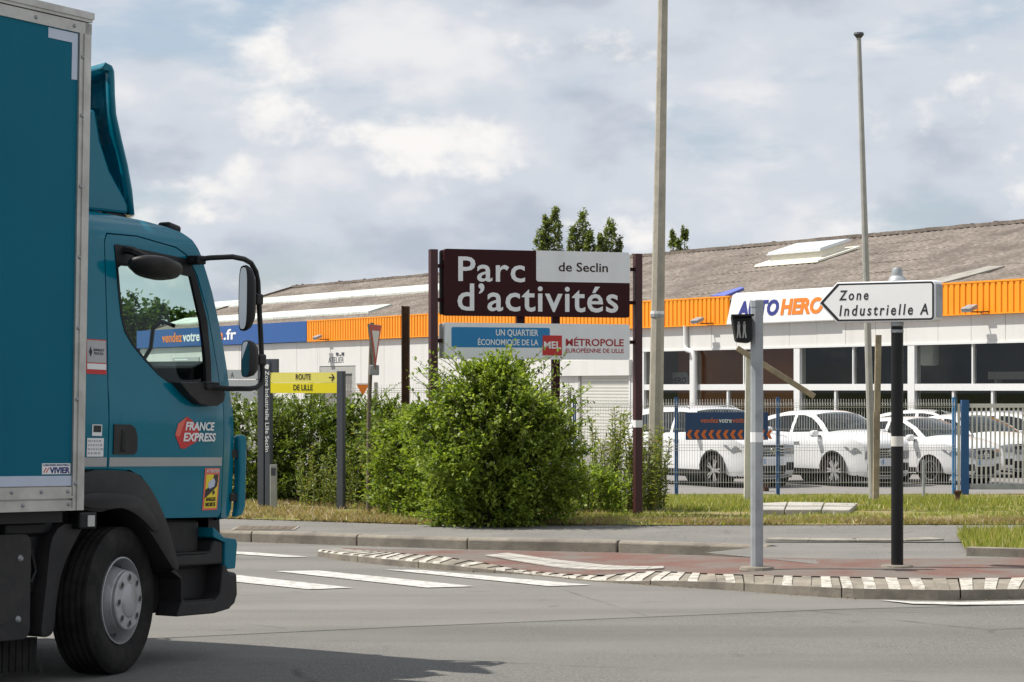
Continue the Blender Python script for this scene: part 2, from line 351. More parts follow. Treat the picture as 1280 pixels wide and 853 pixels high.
sm = MB(); q_ = [Vector((p.x, p.y)) for p in nl]
for a_, b_ in zip(q_, q_[1:]): sm.add([(a_.x, a_.y - .012, .0065), (b_.x, b_.y - .012, .0065), (b_.x, b_.y + .014, .0065), (a_.x, a_.y + .014, .0065)], [(0, 1, 2, 3)])
st(sm.build('road_seam', M['rubber']))
back_edge = [(-40, 45), (-14, 34.2), (-6, 30.6), (-3.0, 29.1), (-1.1, 28.1), (1.8, 27.9), (6, 28.05), (20, 28.6), (40, 29)]
kline = [(-40, 43.45), (-2.9, 26.74), (-.47, 25.52), (1.11, 25.05), (2.6, 24.28)]
kdir = [Vector((b[0]-a[0], b[1]-a[1])).normalized() for a, b in zip(kline, kline[1:])]
pav = [(p[0] + .1, p[1] + .1) for p in kline] + [(2.62, 25.0), (4.3, 24.95), (40, 25.4)] + list(reversed(back_edge))
st(flat('pavement', pav, .118, M['pavement']))
st(flat('side_road', [(2.5, 24.3), (2.64, 25.1), (4.4, 25.1), (40, 25.6), (40, 23.6), (12, 23.4), (10.4, 22.4), (6, 21.6), (3.0, 21.6), (1.9, 23.5)], .108, M['pavement']))

# kerb stones along the pavement, one metre each
kerb = st(empty('kerb', (0, 0, 0)))
def kerb_mesh(L):
    b = MB(); b.prism([(0, -.03), (.15, -.03), (.15, .124), (.025, .124), (0, .10)], 0, L - .012, 'x')
    return b.mesh('kerb_stone')
kmesh = kerb_mesh(1.0)
kmesh.materials.append(M['kerb'])
for (a, b), d in zip(zip(kline, kline[1:]), kdir):
    a = Vector(a); b = Vector(b); n = max(1, int((b-a).length)); step = (b-a).length / n
    for i in range(n):
        p = a + d*step*i
        if p.x < -15: continue
        o = bpy.data.objects.new('kerb_stone', kmesh); col.objects.link(o); o.parent = kerb
        bv = o.modifiers.new('bevel', 'BEVEL'); bv.width = .008; bv.segments = 2
        o.location = (p.x, p.y, random.uniform(-.006, .004)); o.rotation_euler = (0, 0, math.atan2(d.y, d.x) + random.uniform(-.004, .004)); o.scale = (step, 1, 1)
# dropped kerb across the side entrance
drop = st(empty('dropped_kerb', (0, 0, 0)))
dp = [Vector(q) for q in ((2.66, 25.16), (3.1, 25.04), (3.6, 24.98), (4.1, 25.02), (4.55, 25.2))]
for a, b in zip(dp, dp[1:]):
    d = (b-a).normalized(); nrm = Vector((-d.y, d.x)); m_ = MB(); q = [a, b - d*.012, b - d*.012 + nrm*.3, a + nrm*.3]
    m_.prism([(p.x, p.y) for p in q], .06, .135, 'z'); m_.build('kerb_stone', M['concrete'], drop, bevel=.006)

# ------------------------------------------------------------ the traffic island: stepped kerb, red path, tactile strip
def resample(pts, n=None, step=None):
    P = [Vector(p) for p in pts]; cum = [0]
    for a, b in zip(P, P[1:]): cum.append(cum[-1] + (b-a).length)
    n = n or max(2, int(cum[-1]/step)); out = []
    for i in range(n):
        s = cum[-1]*i/(n-1); k = max(j for j in range(len(P)-1) if cum[j] <= s + 1e-9)
        t = (s-cum[k])/max(1e-9, cum[k+1]-cum[k]); out.append(P[k].lerp(P[k+1], min(1, t)))
    return out
# (photo base of the outer face, photo inner edge, face height, inner height)
isl = [((397,695.5),(425,686.5),.05,.06), ((418,700),(455,689),.06,.09), ((484,707),(500,692.5),.06,.10), ((545,712),(556,697),.055,.10), ((583,715),(598,703),.045,.075),
       ((650,718),(652,713.5),.012,.02), ((700,723),(702,718),.010,.02), ((745,727.5),(750,720.5),.012,.035), ((800,731),(812,715),.03,.055), ((830,733),(838,715.5),.05,.078),
       ((910,738),(900,718.5),.066,.10), ((975,742.7),(971,720.5),.074,.112), ((1014,745.5),(1008,721),.08,.12), ((1071,749),(1060,722),.085,.13), ((1179,751),(1165,724),.085,.13),
       ((1280,749.5),(1280,723),.085,.13), ((1420,744),(1420,719),.085,.13), ((1700,733),(1700,711),.085,.13), ((2050,718),(2050,700),.085,.13), ((2120,708),(2090,697),.06,.10)]
st_o = []; 
for o_, i_, ho, hi in isl: st_o.append((G(*o_, 0), G(*i_, hi), ho, hi))
def isl_at(k):
    k = max(0, min(len(st_o)-1.0001, k)); i = int(k); t = k - i; a, b = st_o[i], st_o[i+1]
    return a[0].lerp(b[0], t), a[1].lerp(b[1], t), a[2]*(1-t)+b[2]*t, a[3]*(1-t)+b[3]*t
cum = [0]
for a, b in zip(st_o, st_o[1:]): cum.append(cum[-1] + (b[0]-a[0]).length)
def k_of_s(s):
    i = max(j for j in range(len(cum)-1) if cum[j] <= s + 1e-9); return i + (s - cum[i])/(cum[i+1]-cum[i])
island = st(empty('traffic_island', (0, 0, 0)))
s = 0; total = cum[-1]; stone_i = 0
while s < total - .3:
    Ls = min(.98, total - s); mb = MB(); nr = 10; w = Ls/nr
    for r in range(nr):
        a = s + r*w; b = s + (r+1)*w - (.012 if r == nr-1 else 0)
        x_mid = isl_at(k_of_s(a))[0].x
        prob = .75 if x_mid < -.2 else (.9 if x_mid < 1.6 else .55)
        hiR = r % 2 == 0
        paint = 1 if (random.random() < prob and (hiR or x_mid < 1.5 and random.random() < .45)) else 0
        lift = .006 if hiR else -.004
        A = isl_at(k_of_s(a)); B = isl_at(k_of_s(min(total-.001, b))); sh = .05
        A2 = isl_at(k_of_s(min(total-.001, a + sh))); B2 = isl_at(k_of_s(min(total-.001, b + sh)))
        def sec(q, q2):
            ob = q[0]; ib = q2[1]; return [Vector((ob.x, ob.y, -.03)), Vector((ob.x, ob.y, q[2])), Vector((ob.x, ob.y, 0)).lerp(Vector((ib.x, ib.y, 0)), .08) + Vector((0, 0, q[2] + .012 + lift)), Vector((ib.x, ib.y, q2[3] + lift)), Vector((ib.x, ib.y, -.03))]
        va, vb = sec(A, A2), sec(B, B2)
        mb.add(va + vb, [(0,1,6,5), (4,9,8,3), (0,4,3,2,1), (5,6,7,8,9)], 0)
        mb.add(va + vb, [(1,2,7,6), (2,3,8,7)], paint)
    mb.build('kerb_stone', [M['kerb'], M['kerb_paint']], island); stone_i += 1
    s += Ls
def zred(x): return .02 + .09*float(smooth01(.9, 2.4, x))
rb = [(428,685), (480,686.5), (585,688), (680,689.5), (773,691), (955,697), (1100,699), (1280,697), (1500,695), (1800,693), (2090,692)]
rf = [i for _, i, _, _ in isl]
def gz(px, py):
    z = .05
    for _ in range(4): z = zred(G(px, py, z).x)
    return G(px, py, z)
zoff = .0
RB = resample([gz(*p) for p in rb], 60); RF = resample([gz(p[0], p[1]-.8) for p in rf], 60)
mb = MB(); rows = 5
vs = []; fs = []
for i in range(60):
    for j in range(rows+1): vs.append(RF[i].lerp(RB[i], j/rows))
for i in range(59):
    for j in range(rows): k = i*(rows+1)+j; fs.append((k, k+rows+1, k+rows+2, k+1))
mb.add(vs, fs); st(mb.build('red_path', M['red_path']))
tact = st(empty('tactile_strip', (0, 0, 0)))
ta = resample([gz(*p) for p in ((605,695.5), (640,702), (703,712), (757,714.5), (800,714), (830,712))], 19)
tb = resample([gz(*p) for p in ((636,693), (665,697), (703,702), (757,708), (800,709.5), (830,709.5))], 19)
for i in range(18):
    for j in range(2):
        f0, f1 = j/2 + .02, (j+1)/2 - .02
        q = [ta[i].lerp(tb[i], f0), ta[i+1].lerp(tb[i+1], f0), ta[i+1].lerp(tb[i+1], f1), ta[i].lerp(tb[i], f1)]
        c = sum(q, Vector())/4; q = [c + (p-c)*.95 for p in q]; b = MB(); up = Vector((0, 0, .007 + random.uniform(0, .003)))
        q = [p + Vector((0, 0, .006)) for p in q]; b.add(q + [p + up for p in q], [(4,5,6,7), (0,1,5,4), (1,2,6,5), (2,3,7,6), (3,0,4,7)]); b.build('tile', M['slab'], tact)

# ------------------------------------------------------------ painted markings
def marking(name, pix, label=None, z=.007, n=6):
    return st(flat(name, [G(*p) for p in pix], z, M['road_paint']))
marking('crossing_stripe', [(205,709.8), (441,735.8), (387,737.8), (200,718.5)])
marking('crossing_stripe', [(344,715), (398,714.2), (594,734.0), (534,735.7)])
marking('crossing_stripe', [(481,713), (527,713.6), (739,732.3), (686,733.8)])
marking('crossing_stripe', [(250,687.5), (322,691.8), (386,697), (352,697.2), (250,690.5)])
marking('edge_line', [(1098,751.2), (1140,753.6), (1200,754.2), (1280,752.4), (1400,748), (1400,752), (1280,757), (1200,757.6), (1140,756.2)], z=.010)

# manhole cover in the pavement and litter along the kerb
mh = empty('manhole_cover', G(332, 661, .118), 0, 'flat dark cast iron cover set in the pavement near the hedge', 'manhole cover')
b = MB(); b.prism(rrect(-.36, .36, -.36, .36, .03), .001, .008, 'z'); b.build('frame', M['concrete'], mh)
b = MB()
for i in range(7):
    for j in range(7): b.bx(-.31 + i*.09, -.31 + i*.09 + .075, -.31 + j*.09, -.31 + j*.09 + .075, .006, .013)
b.bx(-.33, .33, -.33, .33, .004, .0095); b.build('lid', M['rust_pole'], mh)

def scatter_bits(n, fn, size):
    V = np.zeros((n, 3, 3))
    for i in range(n):
        p = fn(); a = random.uniform(0, 6.28); s_ = size*random.uniform(.4, 1.3)
        V[i, 0] = p + Vector((math.cos(a)*s_, math.sin(a)*s_, .002)); V[i, 1] = p + Vector((math.cos(a+2)*s_, math.sin(a+2)*s_, .006)); V[i, 2] = p + Vector((math.cos(a+4.2)*s_*.6, math.sin(a+4.2)*s_*.6, .012*random.random()))
    return V.reshape(-1, 3)
def near_isl():
    k = random.uniform(2, len(st_o)-1.01); q = isl_at(k)[0]; return Vector((q.x + random.gauss(0, .02), q.y - abs(random.gauss(0, .09)), .006))
def near_kerb():
    i = random.choices((0, 1, 2, 3), (5, 2.5, 1.7, 1.7))[0]; a, b = Vector(kline[i]), Vector(kline[i+1]); t = random.uniform(.75, 1) if i == 0 else random.random()
    q = a.lerp(b, t); return Vector((q.x - abs(random.gauss(0, .03)), q.y - abs(random.gauss(0, .06)), .01 + max(0, zred(q.x)-.01 if q.x > -1.6 else 0)))
def near_back():
    i = random.randint(2, 6); a, b = Vector(back_edge[i]), Vector(back_edge[i+1]); q = a.lerp(b, random.random()); return Vector((q.x, q.y - abs(random.gauss(0, .12)), .12))
bits = np.concatenate([scatter_bits(520, near_isl, .011), scatter_bits(260, near_kerb, .013), scatter_bits(700, near_back, .016)])
tag(link('gutter_litter', fast_mesh('litter', bits, 3), M['debris']), 'scattered dry leaf litter and dirt along the kerbs', 'litter', kind='stuff')

# ------------------------------------------------------------ the verge and its grass
def grid_verge():
    vs = []; fs = []; be = resample([Vector((p[0], p[1], 0)) for p in back_edge], 90); nj = 26
    for p in be:
        for j in range(nj+1):
            y = p.y + (max(p.y + 2, 47.2) - p.y)*(j/nj); z = float(zverge(p.x, y)) + (.012*math.sin(p.x*3.1+y*2.3) if j else -.008)
            vs.append((p.x, y, z))
    for i in range(len(be)-1):
        for j in range(nj): k = i*(nj+1)+j; fs.append((k, k+nj+1, k+nj+2, k+1))
    m_ = MB(); m_.add(vs, fs); return m_
st(grid_verge().build('grass_verge', M['soil'], smooth=True))
patch_poly = [(4.75, 25.6), (5.0, 26.6), (7, 26.9), (20, 27.4), (20, 22.9), (6, 22.7), (4.75, 22.95), (4.45, 23.6)]
st(flat('grass_patch', patch_poly, .15, M['soil']))
pk = st(empty('grass_patch_kerb', (0, 0, 0)))
for i, (a, b) in enumerate(zip([Vector(q) for q in ((4.35, 23.0), (5.3, 22.62), (6.3, 22.58), (7.3, 22.6), (8.3, 22.62))], [Vector(q) for q in ((5.3, 22.62), (6.3, 22.58), (7.3, 22.6), (8.3, 22.62), (9.3, 22.64))])):
    d = (b-a).normalized(); nrm = Vector((-d.y, d.x)); m_ = MB(); m_.prism([tuple(q) for q in (a, b-d*.012, b-d*.012+nrm*.15, a+nrm*.15)], .05, .19, 'z'); m_.build('kerb_stone', M['kerb'], pk, bevel=.008)
def in_poly(x, y, poly):
    c = np.zeros(len(x), bool); n = len(poly)
    for i in range(n):
        x1, y1 = poly[i]; x2, y2 = poly[(i+1) % n]
        k = ((y1 > y) != (y2 > y)) & (x < (x2-x1)*(y-y1)/(y2-y1+1e-12) + x1); c ^= k
    return c
def blades(x, y, z, hmin, hmax, wid, lean=.5):
    n = len(x); a = RNG.uniform(0, 2*np.pi, n); h = RNG.uniform(hmin, hmax, n); w = wid*RNG.uniform(.6, 1.3, n)
    ca, sa = np.cos(a), np.sin(a); le = h*RNG.uniform(0, lean, n); b2 = RNG.uniform(0, 2*np.pi, n)
    V = np.zeros((n, 3, 3)); V[:, 0] = np.stack([x-ca*w, y-sa*w, z-.01], 1); V[:, 1] = np.stack([x+ca*w, y+sa*w, z-.01], 1)
    V[:, 2] = np.stack([x+np.cos(b2)*le, y+np.sin(b2)*le, z+h], 1); return V.reshape(-1, 3)
def clumpy(x, y, sc, thr):
    """keep points where a sum of sines says the tuft grows"""
    f = np.sin(x*sc*1.3+1.7*np.sin(y*sc*.8))+np.sin(y*sc*1.7+1.3*np.sin(x*sc*.9+2))+RNG.normal(0, .8, len(x)); return f > thr
bx_, by_ = np.array([p[0] for p in back_edge]), np.array([p[1] for p in back_edge])
n = 150000; x = RNG.uniform(-1.5, 13, n); y = 27.8 + 18.2*RNG.uniform(0, 1, n)**1.25
k = (y > np.interp(x, bx_, by_) + RNG.uniform(-.05, .25, n)) & clumpy(x, y, 1.8, -.2) & ~((y > 31.5) & (y < 36.5) & (x/y > .097) & (x/y < .146) & in_poly(x/y*FPX+640, HOR+FPX*(EYE-zverge(x, y)-.03)/y, [(945,626.5), (1074,626.5), (1065,640), (930,640)])); x, y = x[k], y[k]
hs = .045 + .10*smooth01(29, 33, y)
g1 = blades(x, y, zverge(x, y), .02, .085, .009, 1.2); g1b = g1.reshape(-1, 3, 3)
g1b[:, 2, 2] = zverge(x, y) + (g1b[:, 2, 2]-zverge(x, y))*(.4+hs*6)
n = 26000; px_ = RNG.uniform(4, 12, n); py_ = RNG.uniform(22.6, 27.3, n); k = in_poly(px_, py_, patch_poly); px_, py_ = px_[k], py_[k]
g2 = blades(px_, py_, np.full(len(px_), .15), .03, .12, .007, .8)
tag(link('grass', fast_mesh('grass', np.concatenate([g1b.reshape(-1, 3), g2]), 3), M['grass']), 'short green grass growing on the verge before the fence', 'grass', kind='stuff')
n = 70000; x = RNG.uniform(-14, 1.2, n); y0 = np.interp(x, bx_, by_); y = y0 + np.maximum(0, RNG.uniform(-.03, 1, n))**1.2*5.0
k = ~np.isnan(y) & clumpy(x, y, 2.5, -.5); x, y = x[k], y[k]
g3 = blades(x, y, zverge(x, y), .015, .075, .010, 1.8)
n = 26000; x = RNG.uniform(1, 12, n); y = np.interp(x, bx_, by_) + np.abs(RNG.normal(0, .5, n)) + .02; k = clumpy(x, y, 2.5, -.2); x, y = x[k], y[k]
g4 = blades(x, y, zverge(x, y), .02, .07, .008, 1.3)
tag(link('dry_grass', fast_mesh('dry_grass', np.concatenate([g3, g4]), 3), M['dry_grass']), 'straw coloured dry grass at the edge of the pavement', 'grass', kind='stuff')
st(flat('car_park', [(-60, 46.6), (60, 46.6), (60, 75), (30, 130), (-60, 180)], -.42, M['lot']))

# ------------------------------------------------------------ the dealership building
BE = Vector((-20.1, 129.8)); BDIR = Vector((.488, -.873)).normalized(); BIN = Vector((-BDIR.y, BDIR.x)); BLEN = 88.0; ZB = .42
bld = empty('dealership_building', (BE.x, BE.y, -ZB), math.atan2(BDIR.y, BDIR.x), 'long low white dealership building with orange fascia and weathered grey roof', 'building')
def S(px, y=0.0):
    a = (px - 640)/FPX; o = BE + BIN*y
    return (o.y*a - o.x)/(BDIR.x - BDIR.y*a)
def dep(s, y=0.0): return (BE + BIN*y + BDIR*s).y
def LZ(py, s, y=0.0): return zat(py, dep(s, y)) + ZB
Z_F1, Z_F0, Z_HEAD, Z_TR = 4.76+ZB, 3.87+ZB, 3.06+ZB, 1.74+ZB
RISE_Y, Z_EAVE, Z_RIDGE = 9.18, 4.62+ZB, 7.34+ZB
sB, sW, sW1 = S(388), S(920), S(1050)
def cladding(x0, x1, m, name):
    b = MB(); p = .26; n = int((x1-x0)/p); vs = []; y0 = -.17
    prof = []
    for i in range(n+1):
        x = x0 + (x1-x0)*i/n
        prof += [(x, y0), (x + p*.62, y0), (x + p*.68, y0 + .035), (x + p*.94, y0 + .035)]
    prof = [q for q in prof if q[0] <= x1]
    for i, (x, y) in enumerate(prof): vs += [(x, y, Z_F0), (x, y, Z_F1)]
    fs = [(2*i, 2*i+2, 2*i+3, 2*i+1) for i in range(len(prof)-1)]
    b.add(vs, fs); b.bx(x0, x1, y0 - .012, .05, Z_F1, Z_F1 + .05); b.bx(x0, x1, y0 - .006, .03, Z_F0 - .03, Z_F0)
    return b.build(name, m, bld)
b = MB(); b.bx(-.05, sB - .02, -.19, 0, Z_F0 - .02, Z_F1 + .03); f = b.build('fascia_board', M['fascia_blue'], bld)
f['label'] = 'plain blue fascia board'
cladding(sB, sW - .15, M['orange'], 'fascia_cladding'); cladding(sW1 + .03, BLEN, M['orange'], 'fascia_cladding')
b = MB(); b.prism([(sW - .25, Z_F0 - .04), (sW1, Z_F0 - .04), (sW1, Z_F1 + .12), (sW + .35, Z_F1 + .12), (sW + .12, Z_F1 + .05)], -.24, -.02, 'y'); f = b.build('sign_board', M['white'], bld, bevel=.03)
f['label'] = 'white sign board with slanted end reading AUTOHERO'
sA, sH, sO = S(929), S(982.5), S(1037)
zt0, zt1 = Z_F0 + .2, Z_F1 - .16
text('AUTO', (sA, sH - .05, zt0, zt1), -.242, M['hero_blue'], f, shear=.22, bold=.045, th=.01)
text('HERO', (sH + .02, sO, zt0, zt1), -.242, M['orange_ink'], f, shear=.22, bold=.045, th=.01)
bf = [o for o in bld.children if o.name.startswith('fascia_board')][0]
z0, z1 = Z_F0 + .22, Z_F1 - .14
s0, s1, s2, s3, s4 = S(207), S(232), S(254), S(283), S(300)
for w_, a, c, mm in (('vendez', s0, s1, 'orange_ink'), ('votre', s1 + .1, s2, 'white'), ('voiture', s2 + .1, s3, 'orange_ink'), ('.fr', s3 + .12, s4, 'white')):
    hh = {'votre': .82, '.fr': 1}.get(w_, .95)
    text(w_, (a, c, z0 + (0 if 1 else 0), z0 + (z1-z0)*hh), -.192, M[mm], bf, bold=.02, th=.01)
# wall panels
b = MB(); b.bx(0, S(803) - .1, .10, .25, 0, Z_F1 - .1); b.bx(0, .2, .12, RISE_Y*2, 0, Z_EAVE - .1); b.bx(BLEN - .2, BLEN, .12, RISE_Y*2, 0, Z_EAVE - .1); b.bx(.2, BLEN - .2, RISE_Y*2 - .2, RISE_Y*2, 0, Z_EAVE - .1)
b.prism([(.12, Z_EAVE - .12), (RISE_Y*2 - .1, Z_EAVE - .12), (RISE_Y, Z_RIDGE - .12)], .02, .18, 'x'); b.prism([(.12, Z_EAVE - .12), (RISE_Y*2 - .1, Z_EAVE - .12), (RISE_Y, Z_RIDGE - .12)], BLEN - .18, BLEN - .02, 'x')
b.bx(S(803), BLEN, .12, .26, Z_HEAD + .05, Z_F1 - .1)
b.build('wall', M['wall_white'], bld)
s_door0, s_door1 = S(400), S(445); s_rd0, s_rd1 = S(724), S(789)
x = 0.0; edge = S(803) - .12
while x < edge - .05:
    x1 = min(x + 2.3, edge)
    spans = [(x, x1)]
    for d0, d1 in ((s_door0, s_door1), (s_rd0, s_rd1)):
        ns = []
        for a, c in spans:
            if c <= d0 or a >= d1: ns.append((a, c))
            else:
                if a < d0: ns.append((a, d0))
                if c > d1: ns.append((d1, c))
        spans = ns
    for a, c in spans:
        if c - a > .05: b = MB(); b.bx(a + .01, c - .01, -.02 + random.uniform(-.004, .004), .09, 0, Z_F0 - .05); b.build('wall_panel', M['wall_white'], bld)
    x += 2.3
zd = LZ(458, s_door0); b = MB(); b.bx(s_door0, s_door1, -.02, .09, zd, Z_F0 - .05); b.build('wall_panel', M['wall_white'], bld)
dr = MB(); dr.bx(s_door0 + .02, s_door1 - .02, .06, .098, 0, zd); dr = dr.build('workshop_door', M['dark_door'], bld)
b = MB(); b.bx(s_door0 + .02, s_door0 + .4, .0, .055, 0, zd - .02); b.bx(s_door1 - .4, s_door1 - .02, .0, .055, 0, zd - .02); b.bx(s_door0 + .4, s_door1 - .4, .0, .055, zd - .35, zd - .02); b.build('frame', M['grey_post'], dr)
text('ATELIER', (S(411), S(430.5), LZ(454, S(411)), LZ(446.5, S(430))), -.026, M['anthracite'], bld)
b = MB()
for i in range(3): b.bx(S(421) + i*.3, S(421) + i*.3 + .22, -.05, -.026, LZ(444.5, S(421)), LZ(441, S(421)) - (i % 2)*.1)
b.build('workshop_symbol', M['anthracite'], bld)
b = MB(); b.bx(S(217), S(250), -.07, -.03, LZ(459, S(230)), LZ(447, S(230))); ws = b.build('wall_sign', M['grey_label'], bld)
for i in range(3):
    b = MB(); b.bx(S(220), S(236), -.076, -.07, LZ(456.5 - i*3, S(230)), LZ(455 - i*3, S(230))); b.build('sign_line', M['white'], ws)
# roller shutter with its white hood
zr = LZ(470, s_rd0); sh = empty('roller_shutter', (0, 0, 0)); sh.parent = bld
nsl = 22
for i in range(nsl):
    b = MB(); z0, z1 = zr*i/nsl, zr*(i+1)/nsl; b.prism([(.012, z0 + .006), (.05, z0), (.05, z1), (.002, z1 - .004), (.0, z0 + .05)], s_rd0 + .15, s_rd1 - .1, 'x'); b.build('slat', M['shutter'], sh)
b = MB(); b.bx(s_rd0, s_rd0 + .14, -.05, .08, 0, zr); b.build('guide_rail', M['grey_post'], sh); b = MB(); b.bx(s_rd1 - .09, s_rd1, -.05, .08, 0, zr); b.build('guide_rail', M['frame_white'], sh)
b = MB(); b.bx(S(700), s_rd1 + .1, -.16, -.03, zr, LZ(451, s_rd0)); b.build('hood', M['wall_white'], sh)
b = MB(); b.bx(s_rd0, s_rd1, -.02, .09, zr, Z_F0 - .05); b.build('wall_panel', M['wall_white'], bld)
# band of panels above the shop windows
x = S(803) - .1
while x < BLEN - .1:
    x1 = min(x + 1.5, BLEN); b = MB(); b.bx(x + .008, x1 - .008, -.01 + random.uniform(-.003, .003), .10, Z_HEAD, Z_F0 - .035); b.build('band_panel', M['wall_white'], bld); x += 1.5
b = MB(); b.bx(S(803), BLEN, -.05, .12, Z_HEAD - .06, Z_HEAD); b.build('window_head', M['frame_white'], bld)
# shop front
posts = [S(803), S(866.5), S(997), S(1140), S(1296), BLEN - .2]
for i, p in enumerate(posts):
    b = MB(); b.bx(p - .16, p + .16, -.04, .2, 0, Z_HEAD - .06); b.build('post', M['frame_white'], bld)
for i, (a, c) in enumerate(zip(posts, posts[1:])):
    a += .16; c -= .16
    win = empty('shop_window', (0, 0, 0)); win.parent = bld
    b = MB(); b.bx(a, c, -.03, .14, Z_TR - .10, Z_TR + .10); b.build('transom', M['frame_white'], win)
    b = MB(); b.bx(a, c, -.01, .14, 0, .12); b.build('sill', M['frame_white'], win)
    nu = 1 if i == 0 else 2; nd = 1 if i == 0 else 3
    for nn, z0, z1, wdt in ((nu, Z_TR + .10, Z_HEAD - .06, .06), (nd, .12, Z_TR - .10, .09)):
        for k in range(nn):
            x0, x1 = a + (c-a)*k/nn, a + (c-a)*(k+1)/nn
            b = MB(); xa_, xb_ = x0 + wdt*.5*(k > 0), x1 - wdt*.5*(k < nn-1); b.add([(xa_, .065, z0), (xb_, .065, z0), (xb_, .065, z1), (xa_, .065, z1)], [(0, 1, 2, 3)]); b.build('pane', M['shop_glass'], win)
            if k: b = MB(); b.bx(x0 - wdt*.5, x0 + wdt*.5, .0, .13, z0, z1); b.build('mullion', M['frame_white'], win)
b = MB(); i0 = S(803) - .3
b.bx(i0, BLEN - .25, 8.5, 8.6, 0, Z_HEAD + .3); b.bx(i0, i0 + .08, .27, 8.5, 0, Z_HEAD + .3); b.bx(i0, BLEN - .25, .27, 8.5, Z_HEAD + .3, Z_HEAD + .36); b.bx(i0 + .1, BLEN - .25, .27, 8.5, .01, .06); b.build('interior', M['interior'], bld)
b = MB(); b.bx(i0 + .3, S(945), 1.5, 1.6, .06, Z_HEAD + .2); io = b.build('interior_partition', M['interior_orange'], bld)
yb = 1.48; b = MB(); b.prism(rrect(S(818, 1.5), S(862, 1.5), LZ(483, S(818, 1.5), 1.5), LZ(466, S(818, 1.5), 1.5), .12), yb - .06, yb, 'y'); pn = b.build('interior_sign', M['skylight_top'], bld)
text('AUTOHERO', (S(820, 1.5), S(860, 1.5), LZ(480, S(820, 1.5), 1.5), LZ(472, S(820, 1.5), 1.5)), yb - .065, M['ink'], pn, shear=.2, bold=.02)
b = MB(); b.bx(S(1148, 1.2), S(1166, 1.2), 1.2, 1.5, LZ(457, S(1150)), LZ(428, S(1150))); b.build('interior_board', M['white'], bld, bevel=.1)
b = MB(); b.bx(S(1235, 2), S(1290, 2), 2, 3.2, LZ(474, S(1250)), LZ(464, S(1250))); b.bx(S(1240, 2), S(1243, 2), 2.1, 2.3, Z_TR, LZ(474, S(1250))); b.build('interior_gantry', M['grey_post'], bld)
# floodlights and the downpipe
for px in (411, 889, 1231):
    s_ = S(px); fl = empty('floodlight', (s_, -.19, Z_F0 + .02)); fl.parent = bld
    b = MB(); b.box((0, -.38, .12), (.42, .3, .12), Matrix.Rotation(R(24), 3, 'X')); b.build('housing', M['steel'], fl, bevel=.015)
    b = MB(); b.box((0, -.41, .055), (.36, .24, .012), Matrix.Rotation(R(24), 3, 'X')); b.build('lens', M['lens'], fl)
    b = MB(); b.bx(.02, .06, -.3, .02, .0, .035); b.bx(.35, .39, -.05, .02, .0, .035); b.bx(.06, .39, -.06, -.02, .0, .035); b.build('bracket', M['black'], fl)
s_ = S(860); b = MB(); b.tube([(s_, -.1, Z_F0), (s_, -.1, Z_HEAD + .15), (s_ + .1, -.14, Z_HEAD - .02), (s_ + .5, -.14, Z_HEAD - .1), (s_ + .62, -.14, Z_HEAD - .3), (s_ + .62, -.14, 0)], .085, 10)
b.build('downpipe', M['frame_white'], bld, smooth=True)
# corrugated roof
def roof_pt(x, f): return (x, f*RISE_Y, Z_EAVE + f*(Z_RIDGE - Z_EAVE))
def roof_side(sign):
    vs = []; fs = []; xs = np.arange(-.1, BLEN + .1, .09); rows = 6
    for r in range(rows):
        base = len(vs)
        for e in (0, 1):
            for i, x in enumerate(xs):
                f_ = max(-.012, (r + e)/rows - (.02 if e == 0 else 0)); _, y, z = roof_pt(x, f_)
                z += .022*math.sin(i*math.pi/2) + (.008 if e == 0 else .0) + .012*math.sin(x*.7 + r)
                vs.append((x, y if sign > 0 else 2*RISE_Y - y, z))
        n_ = len(xs); fs += [(base + i, base + i + 1, base + n_ + i + 1, base + n_ + i) for i in range(n_-1)]
    return vs, fs
b = MB(); b.add(*roof_side(1)); rf_ = b.build('roof', M['roof'], bld); b = MB(); b.add(*roof_side(-1)); b.build('roof', M['roof'], bld)
b = MB()
x = -.1
while x < BLEN:
    l = random.uniform(.5, 1.1); b.box((x + l/2, RISE_Y, Z_RIDGE + .03 + random.uniform(-.01, .012)), (l, .4, .12), Matrix.Rotation(random.uniform(-.03, .03), 3, 'Y')); x += l
b.build('ridge_cap', M['roof'], rf_)
b = MB()
for i in range(25): x = random.uniform(0, BLEN); b.box((x, RISE_Y - .1, Z_RIDGE + .09), (random.uniform(.06, .14), .12, random.uniform(.03, .10)), Matrix.Rotation(random.uniform(-.5, .5), 3, 'Y'))
b.build('moss_tufts', M['bark'], rf_)['kind'] = 'stuff'
b = MB(); b.prism([(-.1, Z_EAVE - .08), (RISE_Y, Z_RIDGE - .02), (2*RISE_Y + .1, Z_EAVE - .08), (2*RISE_Y + .1, Z_EAVE + .06), (RISE_Y, Z_RIDGE + .12), (-.1, Z_EAVE + .06)], -.2, -.1, 'x'); b.build('verge_trim', M['rust_pole'], rf_)
def roof_hit(px, py):
    """(x, fraction up the slope) of the roof at a photo point"""
    s_, f_ = S(px), .5
    for _ in range(60):
        s_ = S(px, f_*RISE_Y); d_ = dep(s_, f_*RISE_Y); z = zat(py, d_) + ZB
        f_ += .6*((z - Z_EAVE)/(Z_RIDGE - Z_EAVE) - f_)
    return s_, f_
def sheet(pix, m, name='rooflight', h=.09):
    vs = []
    for p in pix: x, f_ = roof_hit(*p); _, y, z = roof_pt(x, f_); vs.append((x, y, z + h))
    bb = MB(); n_ = len(vs); bb.add(vs + [(x, y, z - h) for x, y, z in vs], [tuple(range(n_))] + [(i, (i+1) % n_, n_ + (i+1) % n_, n_ + i) for i in range(n_)]); return bb.build(name, m, rf_)
